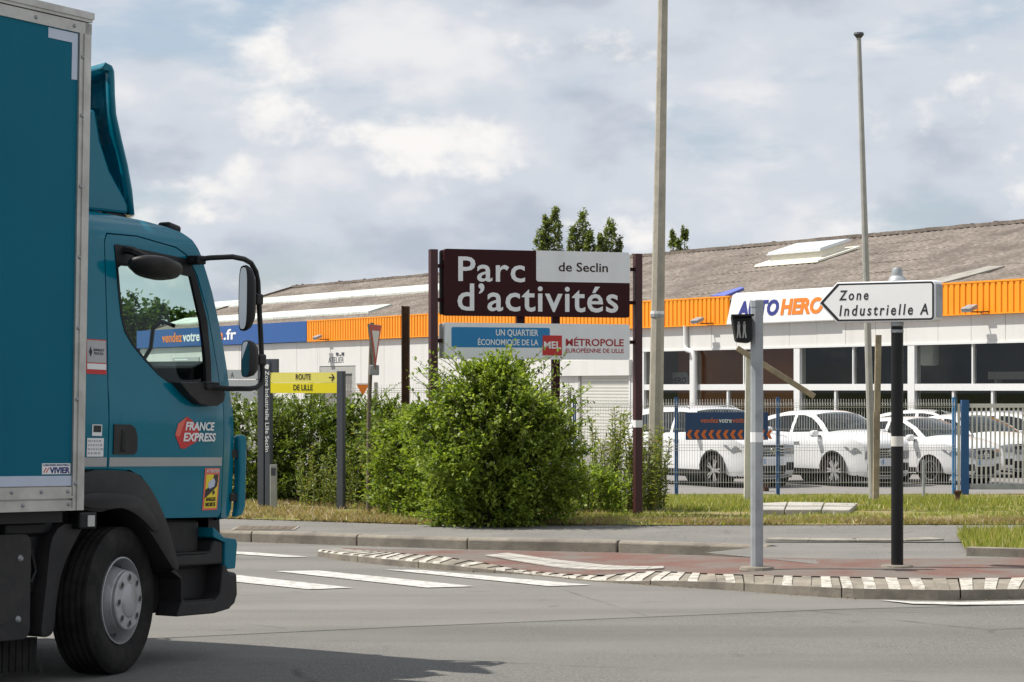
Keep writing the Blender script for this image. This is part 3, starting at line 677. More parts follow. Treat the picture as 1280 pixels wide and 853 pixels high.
def strip_light(p0, p1, f0, f1, n_):
    for i in range(n_):
        a = p0 + (p1-p0)*i/n_; c = p0 + (p1-p0)*(i+1)/n_ - .05
        vs = []
        for x, f_ in ((a, f0), (c, f0), (c, f1), (a, f1)): _, y, z = roof_pt(x, f_); vs.append((x, y, z + .10))
        bb = MB(); bb.add(vs + [(x, y, z - .1) for x, y, z in vs], [(0,1,2,3), (0,1,5,4), (1,2,6,5), (2,3,7,6), (3,0,4,7)]); bb.build('rooflight', M['rooflight'], rf_)
def fr(px, py): return roof_hit(px, py)[1]
x0, _ = roof_hit(300, 382); x1, _ = roof_hit(548, 360)
fm = fr(420, 371); strip_light(x0 - 6, x1 + 3, fm - .075, fm + .075, 12)
x0, _ = roof_hit(215, 405); x1, _ = roof_hit(480, 386); fm = fr(400, 392.5)
strip_light(x0, x1, fm - .06, fm + .07, 12)
sheet([(1150, 356), (1236, 335), (1256, 335), (1178, 356)], M['old_sheet'], h=.06)
sheet([(888, 374), (926, 363), (930, 364), (906, 374)], M['tarp_blue'], 'tarpaulin', .12)
sk = empty('skylight', (0, 0, 0)); sk.parent = rf_
(xa, fa), (xb, fb) = roof_hit(957, 331.5), roof_hit(1021, 329)
x0, x1 = xa, xb; f0 = (fa + fb)/2; f1 = f0 + .15
def rp(x, f_, h): _, y, z = roof_pt(x, f_); return (x, y, z + h)
def frustum(x0, x1, f0, f1, h0, h1, ins, m, name):
    bb = MB(); df = ins/RISE_Y
    vs = [rp(x0, f0, h0), rp(x1, f0, h0), rp(x1, f1, h0), rp(x0, f1, h0), rp(x0+ins, f0+df, h1), rp(x1-ins, f0+df, h1), rp(x1-ins, f1-df, h1), rp(x0+ins, f1-df, h1)]
    bb.add(vs, [(0,1,5,4), (1,2,6,5), (2,3,7,6), (3,0,4,7), (4,5,6,7), (3,2,1,0)]); return bb.build(name, m, sk)
frustum(x0 - .1, x1 + .2, f0 - .03, f1 + .03, .05, .12, .02, M['skylight_base'], 'flashing')
frustum(x0 + .35, x1 - .1, f0 + .01, f1 - .02, .08, .38, .06, M['skylight_base'], 'upstand')
frustum(x0 + .28, x1 - .03, f0, f1, .38, .48, .05, M['skylight_top'], 'lid')

# ------------------------------------------------------------ shells: a diced side plate and the skin between two of them
def plate(name, outer, holes, Yf, side, m, parent, th=.02, dice=.12, smooth=True):
    """panel in the x-z plane bent to y = side*Yf(x, z); th goes inwards"""
    loops = [[Vector((p[0], p[1], 0)) for p in l] for l in [outer] + list(holes)]
    tri = tessellate_polygon(loops); pts = [p for l in [outer] + list(holes) for p in l]
    bm = bmesh.new(); vv = [bm.verts.new((p[0], 0, p[1])) for p in pts]
    for t in tri:
        try: bm.faces.new([vv[i] for i in t])
        except ValueError: pass
    if dice:
        for ax, k in ((0, 0), (1, 2)):
            lo = min(p[ax] for p in outer); hi = max(p[ax] for p in outer); n = int((hi-lo)/dice)
            for i in range(1, n+1):
                c = Vector((0, 0, 0)); nn = Vector((0, 0, 0)); c[k] = lo + (hi-lo)*i/(n+1); nn[k] = 1
                bmesh.ops.bisect_plane(bm, geom=bm.verts[:] + bm.edges[:] + bm.faces[:], plane_co=c, plane_no=nn)
    for v in bm.verts: v.co.y = side*Yf(v.co.x, v.co.z)
    bmesh.ops.recalc_face_normals(bm, faces=bm.faces)
    bm.faces.ensure_lookup_table()
    if sum(f.normal.y*f.calc_area() for f in bm.faces)*side < 0: bmesh.ops.reverse_faces(bm, faces=bm.faces)
    me = bpy.data.meshes.new(name); bm.to_mesh(me); bm.free()
    o = link(name, me, m, parent)
    if th: s_ = o.modifiers.new('solid', 'SOLIDIFY'); s_.thickness = th; s_.offset = -1
    if smooth:
        me.polygons.foreach_set('use_smooth', [True]*len(me.polygons)); e = o.modifiers.new('split', 'EDGE_SPLIT'); e.split_angle = R(40)
    return o
TS = [-1, -.985, -.95, -.88, -.75, -.5, -.25, 0, .25, .5, .75, .88, .95, .985, 1]
def skin_pt(p, nrm, t, Yf, crown, pw):
    k = crown*(1 - abs(t)**pw); return Vector((p[0] + nrm[0]*k, t*Yf(p[0], p[1]), p[1] + nrm[1]*k))
def skin(name, line, Yf, m, parent, crown=.05, pw=6, t0=-1, t1=1, th=0, off=0, sub=1, flip=1):
    """surface across the body over the profile line (x, z); flip=1: the outside lies left of the line's direction"""
    if sub > 1: line = [(a[0] + (b[0]-a[0])*i/sub, a[1] + (b[1]-a[1])*i/sub) for a, b in zip(line, line[1:]) for i in range(sub)] + [line[-1]]
    n = len(line); ns = []
    for i in range(n):
        a, b = line[max(0, i-1)], line[min(n-1, i+1)]; d = Vector((b[0]-a[0], b[1]-a[1])).normalized(); ns.append((-d.y*flip, d.x*flip))
    ts = [t for t in TS if t0 < t < t1]; ts = [t0] + ts + [t1]
    vs = []; fs = []
    for i, p in enumerate(line):
        for t in ts: v = skin_pt(p, ns[i], t, Yf, crown, pw); vs.append(v + Vector((ns[i][0]*off, 0, ns[i][1]*off)))
    k = len(ts)
    for i in range(n-1):
        for j in range(k-1): fs.append((i*k+j, i*k+j+1, (i+1)*k+j+1, (i+1)*k+j))
    b = MB(); b.add(vs, fs); o = b.build(name, m, parent, smooth=not th, split=40)
    if th:
        s_ = o.modifiers.new('solid', 'SOLIDIFY'); s_.thickness = th; s_.offset = 0
        o.data.polygons.foreach_set('use_smooth', [True]*len(o.data.polygons)); e = o.modifiers.new('split', 'EDGE_SPLIT'); e.split_angle = R(40)
    return o

# ------------------------------------------------------------ the delivery truck (local x forward, y left; body leans 1.4 degrees nose down)
truck = empty('delivery_truck', (-3.3096, 14.9725, 0), R(58.5), 'teal box truck with white aluminium box frame, seen from its side at the road edge', 'truck')
PIT = R(1.4); LC = Vector((0, 0, .45)); LEAN = Matrix.Translation(LC) @ Matrix.Rotation(PIT, 4, 'Y') @ Matrix.Translation(-LC)
def lean(o):
    """part built in body coordinates: tilt it with the body about the front axle"""
    o.matrix_local = LEAN; return o
def tb(b, name, m, parent=None, **k):
    o = b.build(name, m, parent or truck, **k)
    return o if parent else lean(o)
V_BOX = 1.27
# box body
b = MB(); b.bx(-7.4, -.56, -V_BOX + .02, V_BOX - .02, 1.06, 3.84); tb(b, 'box_core', M['alu'])
b = MB(); b.bx(-7.3, -.606, -V_BOX + .004, -V_BOX + .03, 1.2, 3.757); bp = tb(b, 'side_panel', M['teal_box'])
b = MB(); b.bx(-7.3, -.606, V_BOX - .03, V_BOX - .004, 1.2, 3.757); tb(b, 'side_panel', M['teal_box'])
b = MB(); b.bx(-.57, -.5, -1.1, 1.1, 1.1, 3.7); tb(b, 'front_wall', M['teal_box'])
b = MB(); b.bx(-7.3, -.606, -V_BOX + .001, -V_BOX + .03, 1.142, 1.2); tb(b, 'reflective_strip', M['lilac'])
for sd in (-1, 1):
    y0 = sd*V_BOX
    b = MB(); b.bx(-7.35, -.606, y0 + sd*.004, y0 - sd*.03, 1.082, 1.136); b.bx(-7.35, -.606, y0 - sd*.008, y0 - sd*.03, 1.06, 1.082); b.bx(-7.35, -.606, y0 + sd*.004, y0 - sd*.03, 1.012, 1.06)
    b.bx(-7.35, -.606, y0 + sd*.012, y0 - sd*.03, 1.07, 1.084); b.bx(-7.35, -.606, y0 + sd*.012, y0 - sd*.03, 1.0, 1.014); tb(b, 'bottom_rail', M['alu'])
    b = MB(); b.bx(-7.35, -.50, y0 + sd*.004, y0 - sd*.03, 3.757, 3.822); b.bx(-7.35, -.502, y0 + sd*.011, y0 - sd*.05, 3.828, 3.846); b.bx(-7.35, -.496, y0 + sd*.02, y0 - sd*.12, 3.846, 3.885); tb(b, 'top_rail', M['alu'])
    b = MB(); b.bx(-.604, -.555, y0 + sd*.008, y0 - sd*.03, 1.0, 3.757); b.bx(-.555, -.502, y0 + sd*.004, y0 - sd*.08, 1.0, 3.82); b.bx(-.572, -.562, y0 + sd*.015, y0 - sd*.01, 1.0, 3.757); tb(b, 'corner_post', M['alu'])
b = MB(); b.bx(-7.38, -.51, -V_BOX - .005, V_BOX + .005, 3.85, 3.88); tb(b, 'roof', M['alu'])
b = MB(); b.prism([(-.86, 3.75), (-.612, 3.75), (-.612, 3.483), (-.66, 3.48), (-.66, 3.692), (-.86, 3.692)], -V_BOX + .0015, -V_BOX + .003, 'y'); tb(b, 'corner_marking', M['lilac'])
rv = MB(); rv.lathe([(.0, -.008), (.008, -.007), (.012, -.003), (.013, .002)], 8, 'y'); rvm = rv.mesh('rivet'); rvm.materials.append(M['steel'])
for u, w, yo in [(-.58, w, .009) for w in (3.62, 3.28, 2.87, 2.46, 2.05, 1.64, 1.155)] + [(-.65, 3.79, .005), (-.97, 3.79, .005), (-1.3, 3.79, .005), (-.64, 1.11, .005), (-.86, 1.11, .005), (-1.1, 1.11, .005), (-1.01, 1.036, .005), (-.63, 1.036, .005)]:
    o = bpy.data.objects.new('rivet', rvm); col.objects.link(o); o.parent = truck; o.matrix_local = LEAN @ Matrix.Translation((u, -V_BOX - yo, w))
b = MB(); b.bx(-.852, -.617, -V_BOX + .0005, -V_BOX + .0035, 1.209, 1.271); st1 = tb(b, 'box_sticker', M['white'])
text('VIVIER', (-.79, -.622, 1.214, 1.249), -V_BOX + .0004, M['navy_ink'], st1, bold=.03)
text('CARROSSERIE INDUSTRIELLE', (-.845, -.625, 1.257, 1.266), -V_BOX + .0004, M['navy_ink'], st1)
b = MB()
for i in range(2): b.prism([(-.845 + i*.022, 1.218), (-.838 + i*.022, 1.218), (-.815 + i*.022, 1.246), (-.822 + i*.022, 1.246)], -V_BOX - .001, -V_BOX + .001, 'y')
b.build('emblem', M['red'], st1)
# cab shell
def Yc(x, z):
    y = 1.15 - .018*max(0, (z - 1.72)/1.0)**1.4 - .10*max(0, (x - .72)/.45)**2
    y -= .085*max(0, (z - 2.60)/.15)**2
    return y + .016*math.sin((z - .9)*2.4) - .006 - .012*max(0, min(1, (z - 1.60)/.10)) + .006*math.sin(x*3.4 + z*1.1)
roofl = [(-.42, 2.69), (-.38, 2.75), (-.27, 2.765), (0, 2.77), (.30, 2.756), (.497, 2.732), (.61, 2.706), (.68, 2.665)]
wind = [(.68, 2.665), (.745, 2.575), (.86, 2.345), (.95, 2.115), (1.04, 1.87), (1.09, 1.72)]
front = [(1.09, 1.72), (1.125, 1.62), (1.155, 1.44), (1.165, 1.2), (1.16, .97), (1.10, .915)]
door = [(-.165, 1.238), (-.168, 2.59), (-.14, 2.634), (.139, 2.64), (.50, 2.60), (.60, 2.56), (.70, 2.44), (.80, 2.2), (.90, 1.86), (.965, 1.62), (.975, 1.45), (.975, .955), (.94, .925), (.375, .931), (.251, 1.094), (.137, 1.19), (.026, 1.229)]
window = [(-.08, 2.565), (-.06, 2.575), (.60, 2.535), (.637, 2.515), (.679, 2.42), (.770, 2.167), (.800, 1.90), (.806, 1.74), (.62, 1.735), (.401, 1.765), (.30, 1.81), (.172, 1.894), (.06, 1.98), (-.009, 2.056), (-.04, 2.15), (-.059, 2.317)]
sh = [(-.42, 1.238)] + roofl + wind[1:] + front[1:] + [(.985, .918), (.984, 1.45), (.974, 1.62), (.909, 1.862), (.809, 2.203), (.709, 2.444), (.607, 2.568), (.503, 2.608), (.139, 2.649), (-.145, 2.643), (-.177, 2.594), (-.174, 1.238)]
inner = [(-.40, 1.25)] + [(x, z - .03) for x, z in roofl[1:]] + [(x - .05, z) for x, z in wind[1:]] + [(x - .05, z) for x, z in front[1:]] + [(.385, .95), (.26, 1.11), (.14, 1.205), (.03, 1.243)]
for sd in (-1, 1):
    lean(plate('cab_side', sh, [], Yc, sd, M['teal'], truck, .025, .13))
    dd = lean(plate('door', door, [window], Yc, sd, M['teal'], truck, .03, .12))
    lean(plate('cab_lining', inner, [[(x + (.01 if x > .3 else -.01), z) for x, z in window]], lambda x, z: Yc(x, z) - .045, sd, M['black'], truck, .01, .2))
    w2 = [((x-.37)*.985 + .37, (z-2.15)*.985 + 2.15) for x, z in window]
    big = [((x-.37)*1.005 + .37, (z-2.15)*1.005 + 2.15) for x, z in window]
    plate('window_seal', [((x-.37)*1.012 + .37, (z-2.15)*1.012 + 2.15) for x, z in window], [[((x-.37)*.955 + .365, (z-2.15)*.955 + 2.145) for x, z in window]], lambda x, z: Yc(x, z) + .004, sd, M['black'], dd, .03, .3)
    plate('pane', big, [], lambda x, z: Yc(x, z) - .015, sd, M['cab_glass'], dd, 0, .3)
    # black header strip and rear edge of the glass, mirror foot
    plate('window_trim', [(-.085, 2.575), (.61, 2.54), (.66, 2.46), (.65, 2.43), (.30, 2.46), (-.03, 2.455), (-.072, 2.43)], [], lambda x, z: Yc(x, z) + .006, sd, M['black'], dd, .02, .3)
    plate('window_trim', [(.61, 2.54), (.69, 2.44), (.79, 2.16), (.82, 1.9), (.825, 1.72), (.77, 1.73), (.76, 1.93), (.72, 2.16), (.635, 2.43)], [], lambda x, z: Yc(x, z) + .005, sd, M['black'], dd, .02, .3)
    for za, zb, mm in ((1.249, 1.303, 'silver_stripe'),):
        plate('stripe', [(-.158, za), (.957, za), (.957, zb), (-.158, zb)], [], lambda x, z: Yc(x, z) + .002, sd, M[mm], dd, 0, .1)
        lean(plate('stripe', [(-.41, za), (-.182, za), (-.182, zb), (-.41, zb)], [], lambda x, z: Yc(x, z) + .002, sd, M[mm], truck, 0, .1))
    # door handle recess
    hd = plate('handle', [(-.13, 1.322), (.06, 1.322), (.083, 1.345), (.083, 1.43), (.06, 1.48), (.02, 1.5), (-.13, 1.5)], [], lambda x, z: Yc(x, z) + .008, sd, M['plastic'], dd, .02, 0)
    b = MB(); b.bx(-.07, -.02, sd*1.155, sd*1.178, 1.335, 1.475); b.build('grip', M['black'], hd, bevel=.012)
lean(skin('cab_rear_wall', [(-.42, 1.238), (-.42, 2.69)], Yc, M['teal'], truck, .0))
lean(skin('cab_roof', roofl, Yc, M['teal'], truck, .035, 7, sub=2))
ws = lean(skin('windscreen', wind, Yc, M['cab_glass'], truck, .11, 2.4, -.93, .93, sub=3))
for t0, t1 in ((-1, -.93), (.93, 1)): lean(skin('windscreen_pillar', wind, Yc, M['teal'], truck, .11, 2.4, t0, t1, sub=3))
lean(skin('front_panel', front, Yc, M['teal'], truck, .11, 2.4, sub=2))
b = MB(); b.bx(-.40, 1.08, -1.05, 1.05, 1.16, 1.2); tb(b, 'cab_floor', M['black'])
b = MB(); b.prism([(.72, 1.45), (1.06, 1.45), (1.03, 1.86), (.93, 1.92), (.76, 1.87)], -1.03, 1.03, 'y'); tb(b, 'dashboard', M['black'], bevel=.03)
for yy in (-.62, .62):
    b = MB(); b.prism([(-.15, 1.25), (.3, 1.25), (.34, 1.55), (-.12, 1.52)], yy - .25, yy + .25, 'y'); b.prism([(-.16, 1.5), (-.02, 1.5), (-.2, 2.15), (-.32, 2.1)], yy - .24, yy + .24, 'y'); tb(b, 'seat', M['black'], bevel=.04)
b = MB(); n_ = 28; cpt = Vector((.62, .62, 1.86)); ax = Vector((-.55, 0, .83)).normalized(); e1 = Vector((0, 1, 0)); e2 = ax.cross(e1)
b.tube([cpt + (e1*math.cos(6.2832*i/n_) + e2*math.sin(6.2832*i/n_))*.22 for i in range(n_+1)], .016, 6); b.tube([cpt, (.85, .62, 1.62)], .03, 6); b.tube([cpt - e1*.2, cpt + e1*.2], .014, 6); tb(b, 'steering_wheel', M['black'])
# wiper seen against the screen, inner grab handle
b = MB(); b.tube([(.985, -.35, 1.80), (.93, -.55, 2.0), (.89, -.60, 2.12), (.90, -.66, 2.17), (.94, -.74, 2.14)], .014, 6); tb(b, 'grab_rail', M['black'])
# stickers on the cab
def sticker(name, pts, m, y=.003, parent=None):
    o = plate(name, pts, [], lambda x, z: Yc(x, z) + y, -1, M[m], parent or truck, 0, .05)
    return o if parent else lean(o)
def rect(x0, x1, z0, z1): return [(x0, z0), (x1, z0), (x1, z1), (x0, z1)]
YT = -(1.15 + .012)
def stext(body, box, par, m, **k):
    me = text_mesh(body, box, 0, **k); n = len(me.vertices); a = np.zeros(n*3, np.float32); me.vertices.foreach_get('co', a); a = a.reshape(-1, 3)
    for i in range(n): a[i, 1] += -Yc(a[i, 0], a[i, 2]) - .0045
    me.vertices.foreach_set('co', a.ravel()); me.update(); return link('lettering', me, M[m], par)
dr_r = [o for o in truck.children if o.name.startswith('door')][0]
o = sticker('logo', [(.447, 1.441), (.475, 1.51), (.56, 1.556), (.60, 1.54), (.69, 1.485), (.665, 1.402), (.541, 1.357), (.50, 1.36)], 'red', .003, dr_r)
sticker('logo_facet', [(.447, 1.441), (.475, 1.51), (.56, 1.556), (.52, 1.49), (.49, 1.43)], 'red_light', .0036, o)
stext('FRANCE', (.545, .845, 1.470, 1.524), o, 'white', shear=.2, bold=.03); stext('EXPRESS', (.525, .862, 1.402, 1.456), o, 'white', shear=.2, bold=.03)
o = sticker('warning_sticker', [(.739, .972), (.915, .972), (.932, 1.235), (.756, 1.235)], 'red_light', .003, dr_r)
sticker('sticker_field', [(.757, .985), (.902, .985), (.915, 1.195), (.771, 1.195)], 'yellow', .0036, o)
sticker('sticker_beam', [(.760, 1.045), (.765, 1.10), (.912, 1.165), (.90, 1.12)], 'ink', .0042, o); sticker('sticker_beam', [(.84, 1.15), (.86, 1.195), (.914, 1.195), (.905, 1.15)], 'ink', .0042, o)
sticker('sticker_truck', [(.79, 1.12), (.80, 1.15), (.86, 1.172), (.875, 1.15), (.865, 1.12), (.81, 1.105)], 'lilac', .0048, o)
stext('ATTENTION', (.772, .918, 1.206, 1.226), o, 'white'); stext('ANGLES', (.772, .885, 1.028, 1.052), o, 'ink', bold=.02); stext('MORTS', (.772, .885, .995, 1.02), o, 'ink', bold=.02)
b = sticker('pedestrian_mark', [(.85, 1.065), (.88, 1.08), (.862, 1.098), (.842, 1.085)], 'ink', .0042, o)
o = sticker('dealer_plate', rect(-.362, -.186, 1.795, 2.0), 'red', .003); sticker('plate_field', rect(-.355, -.19, 1.862, 1.994), 'grey_label', .0045, o); sticker('plate_foot', rect(-.355, -.19, 1.822, 1.856), 'white', .0045, o)
sticker('emblem', [(-.325, 1.895), (-.31, 1.925), (-.325, 1.958), (-.34, 1.925)], 'ink', .0055, o); stext('RENAULT', (-.298, -.205, 1.93, 1.945), o, 'ink'); stext('TRUCKS', (-.298, -.215, 1.91, 1.924), o, 'ink')
o = sticker('small_label', rect(-.318, -.232, 1.43, 1.497), 'white', .003); sticker('label_print', rect(-.308, -.24, 1.452, 1.492), 'ink', .004, o)
o = sticker('small_label', rect(-.358, -.215, 1.308, 1.417), 'white', .003)
for i in range(4):
    x = -.35
    while x < -.235: l = random.uniform(.008, .028); sticker('label_print', rect(x, x + l, 1.322 + i*.024, 1.334 + i*.024), 'grey_label', .004, o); x += l + .008
# mirror foot
b = MB(); b.prism([(.42, 1.765), (.60, 1.77), (.86, 1.735), (.872, 1.70), (.86, 1.655), (.80, 1.627), (.70, 1.625), (.62, 1.635), (.52, 1.69)], -1.215, -1.12, 'y'); mf = tb(b, 'mirror_foot', M['plastic'], bevel=.03)
b = MB(); b.bx(.66, .80, -1.235, -1.17, 1.725, 1.775); b.build('pivot', M['black'], mf, bevel=.015)
# mirrors (right side arm carries two, left side arm too) and the ramp mirror over the door
def turn(vs, uu, y2, sd):
    rot = Matrix.Rotation(R(35)*sd, 3, 'Z'); c = Vector((uu - .01, y2 - sd*.01, 0)); return [rot @ (Vector(v) - c) + c for v in vs]
def mirror_set(sd):
    b = MB(); y1, y2 = sd*1.14, sd*1.34
    b.tube([(.61, y1, 2.53), (.66, sd*1.24, 2.545), (.76, y2, 2.556), (.88, y2, 2.55), (.95, y2, 2.53), (1.0, y2, 2.48), (1.022, y2, 2.42), (1.055, y2, 2.12), (1.085, y2, 1.82), (1.065, y2, 1.77), (1.02, y2, 1.745), (.95, y2, 1.738), (.80, sd*1.28, 1.735), (.70, sd*1.2, 1.745)], .017, 8)
    arm = tb(b, 'mirror_arm', M['black'], smooth=True)
    b = MB(); b.bx(.60, .68, sd*1.10, sd*1.2, 2.505, 2.56); b.build('bracket', M['black'], arm, bevel=.01)
    for zc, hz, hy, nm, uu in ((2.305, .205, .088, 'main_mirror', .94), (1.925, .115, .088, 'wide_mirror', .975)):
        b = MB(); n_ = 20; vs = []; fs = []; rings = [(.0, 1.0, 0), (.015, 1.02, 0), (.045, .93, 0), (.068, .70, 0), (.078, .35, 0)]
        for du, sc, _ in rings:
            for j in range(n_):
                w = 2*math.pi*j/n_; cw, sw = math.cos(w), math.sin(w); e = .55
                vs.append((uu - .05 + du, y2 + sd*.02 + hy*sc*math.copysign(abs(cw)**e, cw), zc + hz*sc*math.copysign(abs(sw)**e, sw)))
        for i in range(len(rings)-1):
            for j in range(n_): fs.append((i*n_+j, i*n_+(j+1) % n_, (i+1)*n_+(j+1) % n_, (i+1)*n_+j))
        fs.append(tuple((len(rings)-1)*n_ + j for j in range(n_))); vs = turn(vs, uu, y2, sd); b.add(vs, fs); hsg = b.build(nm, M['plastic'] if nm != 'main_mirror' else M['black'], arm, smooth=True, split=60)
        b = MB(); g = [((uu - .048), y2 + sd*.02 + hy*.93*math.copysign(abs(math.cos(2*math.pi*j/n_))**.55, math.cos(2*math.pi*j/n_)), zc + hz*.95*math.copysign(abs(math.sin(2*math.pi*j/n_))**.55, math.sin(2*math.pi*j/n_))) for j in range(n_)]
        g = turn(g, uu, y2, sd); b.add(g, [tuple(range(n_))]); b.build('mirror_glass', M['mirror'], hsg)
        xx = 1.03 if zc > 2.2 else 1.07
        b = MB(); b.bx(uu + .04, xx + .02, y2 - .03, y2 + .03, zc - .035, zc + .035); b.build('clamp', M['black'], hsg, bevel=.012)
for sd in (-1, 1): mirror_set(sd)
b = MB(); prof = [(.0, -.055), (.10, -.05), (.17, -.03), (.205, .0), (.20, .025), (.15, .045), (0, .05)]
b.lathe(prof, 24, 'z'); rm = tb(b, 'ramp_mirror', M['plastic'], smooth=True, split=70)
rm.matrix_local = LEAN @ Matrix.Translation((.145, -1.24, 2.445)) @ Matrix.Rotation(R(7), 4, 'Y') @ Matrix.Rotation(R(-14), 4, 'X') @ Matrix.Diagonal((1.05, .6, 1.0, 1))
b = MB(); b.tube([(.0, -1.07, 2.56), (.03, -1.16, 2.545), (.10, -1.24, 2.49)], .025, 6); tb(b, 'ramp_mirror_arm', M['black'])
# roof marker lamps
for sd in (-1, 1):
    b = MB(); b.box((.64, sd*.93, 2.74), (.13, .10, .055), Matrix.Rotation(R(10), 3, 'Y')); tb(b, 'roof_lamp', M['black'], bevel=.02)
# roof air deflector, open at the back
def defl():
    ws_ = [2.80, 2.95, 3.1, 3.25, 3.4, 3.52, 3.61, 3.66, 3.69]; ue = [.335, .31, .265, .205, .15, .135, .13, .125, .105]
    ss = [-1, -.97, -.9, -.75, -.5, -.25, 0, .25, .5, .75, .9, .97, 1]; vs = []; fs = []
    for w, u in zip(ws_, ue):
        vs.append((u - .03, -.91, w))
        for s_ in ss: vs.append((u + .42*(1 - abs(s_)**2.6), .905*s_, w))
        vs.append((u - .03, .91, w))
    k = len(ss) + 2
    for s_ in [-1] + ss + [1]: vs.append((.055 + .26*(1 - abs(s_)**1.6), .895*s_, 3.705))
    for i in range(len(ws_)):
        for j in range(k-1): fs.append((i*k+j, i*k+j+1, (i+1)*k+j+1, (i+1)*k+j))
    b = MB(); b.add(vs, fs); return b
o = tb(defl(), 'roof_deflector', M['teal'], smooth=True, split=50); s_ = o.modifiers.new('solid', 'SOLIDIFY'); s_.thickness = .045; s_.offset = -1
for yy in (-.86, .86):
    b = MB(); b.prism([(-.075, 3.36), (-.055, 3.41), (-.02, 3.40), (.03, 3.22), (.12, 3.05), (.25, 2.91), (.30, 2.85), (.30, 2.80), (-.34, 2.79), (-.34, 3.02), (-.14, 3.18)], yy - .03, yy + .03, 'y'); b.build('support_fin', M['teal'], o, bevel=.02)
b = MB(); b.bx(.1, .32, -.62, .62, 3.43, 3.47); b.bx(.14, .38, -.62, .62, 3.2, 3.24); b.build('stiffener', M['teal'], o)
for yy in (-.82, .82): b = MB(); b.bx(.10, .30, yy - .06, yy + .06, 2.755, 2.80); b.build('mounting_foot', M['black'], o, bevel=.015)
# wheel arch (dark plastic), steps, bumper
def chaikin(p, n=2):
    for _ in range(n): p = [q for a, b in zip(p, p[1:] + p[:1]) for q in ((a[0]*.75 + b[0]*.25, a[1]*.75 + b[1]*.25), (a[0]*.25 + b[0]*.75, a[1]*.25 + b[1]*.75))]
    return p
fo = [(-.46, 1.232), (.026, 1.226), (.137, 1.185), (.251, 1.086), (.368, .925), (.424, .81), (.47, .70), (.505, .61), (.455, .61), (.40, .66), (.30, .77), (.219, .851), (.13, .93), (.02, .985), (-.077, 1.008), (-.15, 1.0), (-.212, .981), (-.30, .985), (-.46, 1.01)]
for sd in (-1, 1):
    b = MB(); b.prism(chaikin(fo), sd*1.168, sd*.80, 'y'); wa = tb(b, 'wheel_arch', M['plastic'], bevel=.04, smooth=True)
    b = MB(); ar = [(-.44, 1.10), (.0, 1.09), (.12, 1.05), (.22, .97), (.30, .87), (.24, .845), (.14, .925), (.02, .983), (-.077, 1.006), (-.20, .99), (-.44, 1.02)]
    b.prism(chaikin(ar), sd*1.185, sd*1.14, 'y'); b.build('arch_lip', M['plastic'], wa, bevel=.016, smooth=True)
    # steps
    b = MB(); b.prism([(.44, .92), (.86, .905), (.86, .60), (.46, .60)], sd*1.03, sd*.92, 'y'); b.bx(.42, .9, sd*.95, sd*.85, .33, .62); stp = tb(b, 'step_housing', M['plastic'], bevel=.02)
    b = MB(); b.prism([(.44, .70), (.86, .70), (.90, .78), (.99, .77), (.995, .625), (.49, .625), (.455, .64)], sd*1.12, sd*.98, 'y'); b.build('step', M['plastic'], stp, bevel=.015)
    b = MB(); b.bx(.46, .84, sd*1.125, sd*1.02, .70, .712); b.build('tread', M['black'], stp)
    b = MB(); b.prism([(.49, .62), (.575, .56), (.58, .435), (.62, .40), (.90, .40), (.955, .44), (.98, .62), (1.0, .62), (1.06, .55), (1.06, .34), (.90, .318), (.53, .318), (.575, .405), (.565, .55), (.47, .60)], sd*1.13, sd*.95, 'y'); b.build('step', M['plastic'], stp, bevel=.012)
    b = MB(); b.bx(.60, .93, sd*1.12, sd*1.0, .400, .412); b.build('tread', M['black'], stp)
    b = MB(); b.prism([(.50, .62), (.58, .55), (.6, .40), (.95, .40), (.98, .62)], sd*1.0, sd*.96, 'y'); b.build('step_back', M['plastic'], stp)
    b = MB(); b.prism([(.88, .862), (.99, .795), (1.112, .78), (1.125, .75), (1.11, .60), (1.10, .592), (1.02, .592), (1.0, .62), (1.0, .76), (.88, .80)], sd*1.13, sd*.95, 'y'); tb(b, 'bumper_corner', M['teal'], bevel=.02)
    b = MB(); b.prism([(1.0, .585), (1.14, .565), (1.15, .43), (1.125, .375), (1.06, .338), (1.0, .34)], sd*1.12, sd*.9, 'y'); tb(b, 'bumper_end', M['plastic'], bevel=.02)
    # corner air vane
    b = MB(); b.prism([(1.185, 1.43), (1.21, 1.45), (1.262, 1.44), (1.27, 1.40), (1.265, .98), (1.235, .93), (1.17, .915), (1.19, .97), (1.20, 1.2)], sd*1.085, sd*1.03, 'y'); tb(b, 'air_vane', M['teal'], bevel=.015)
    b = MB()
    for zz in (1.02, 1.3): b.bx(1.12, 1.21, sd*1.07, sd*1.02, zz, zz + .05)
    tb(b, 'vane_bracket', M['black'])
    # side marker lamp
    b = MB(); b.bx(-.45, -.30, sd*1.2, sd*1.1, .885, .985); lm = tb(b, 'marker_lamp', M['black'], bevel=.012); b = MB(); b.bx(-.385, -.325, sd*1.204, sd*1.19, .90, .965); b.build('lens', M['amber_lamp'], lm)
    # rear half of the mudguard, flap, side cover of the tank
    mg = [(-.62, .915), (-.33, .915), (-.40, .84), (-.49, .72), (-.545, .60), (-.575, .45), (-.585, .32), (-.61, .275), (-.68, .265), (-.70, .30), (-.66, .55)]
    b = MB(); b.prism(chaikin(mg), sd*1.14, sd*.84, 'y'); tb(b, 'mudguard', M['plastic'], bevel=.02, smooth=True)
    b = MB(); b.prism(rrect(-2.3, -.80, .268, .868, .06, 4), sd*1.15, sd*.6, 'y'); tk = tb(b, 'tank_cover', M['plastic'], bevel=.03)
    b = MB(); b.prism(rrect(-1.9, -.98, .36, .62, .05, 4), sd*1.158, sd*1.15, 'y'); b.build('pressing', M['plastic'], tk, bevel=.006)
    bo = MB(); bo.lathe([(0, -.012), (.012, -.011), (.02, -.002), (.022, .003)], 10, 'y')
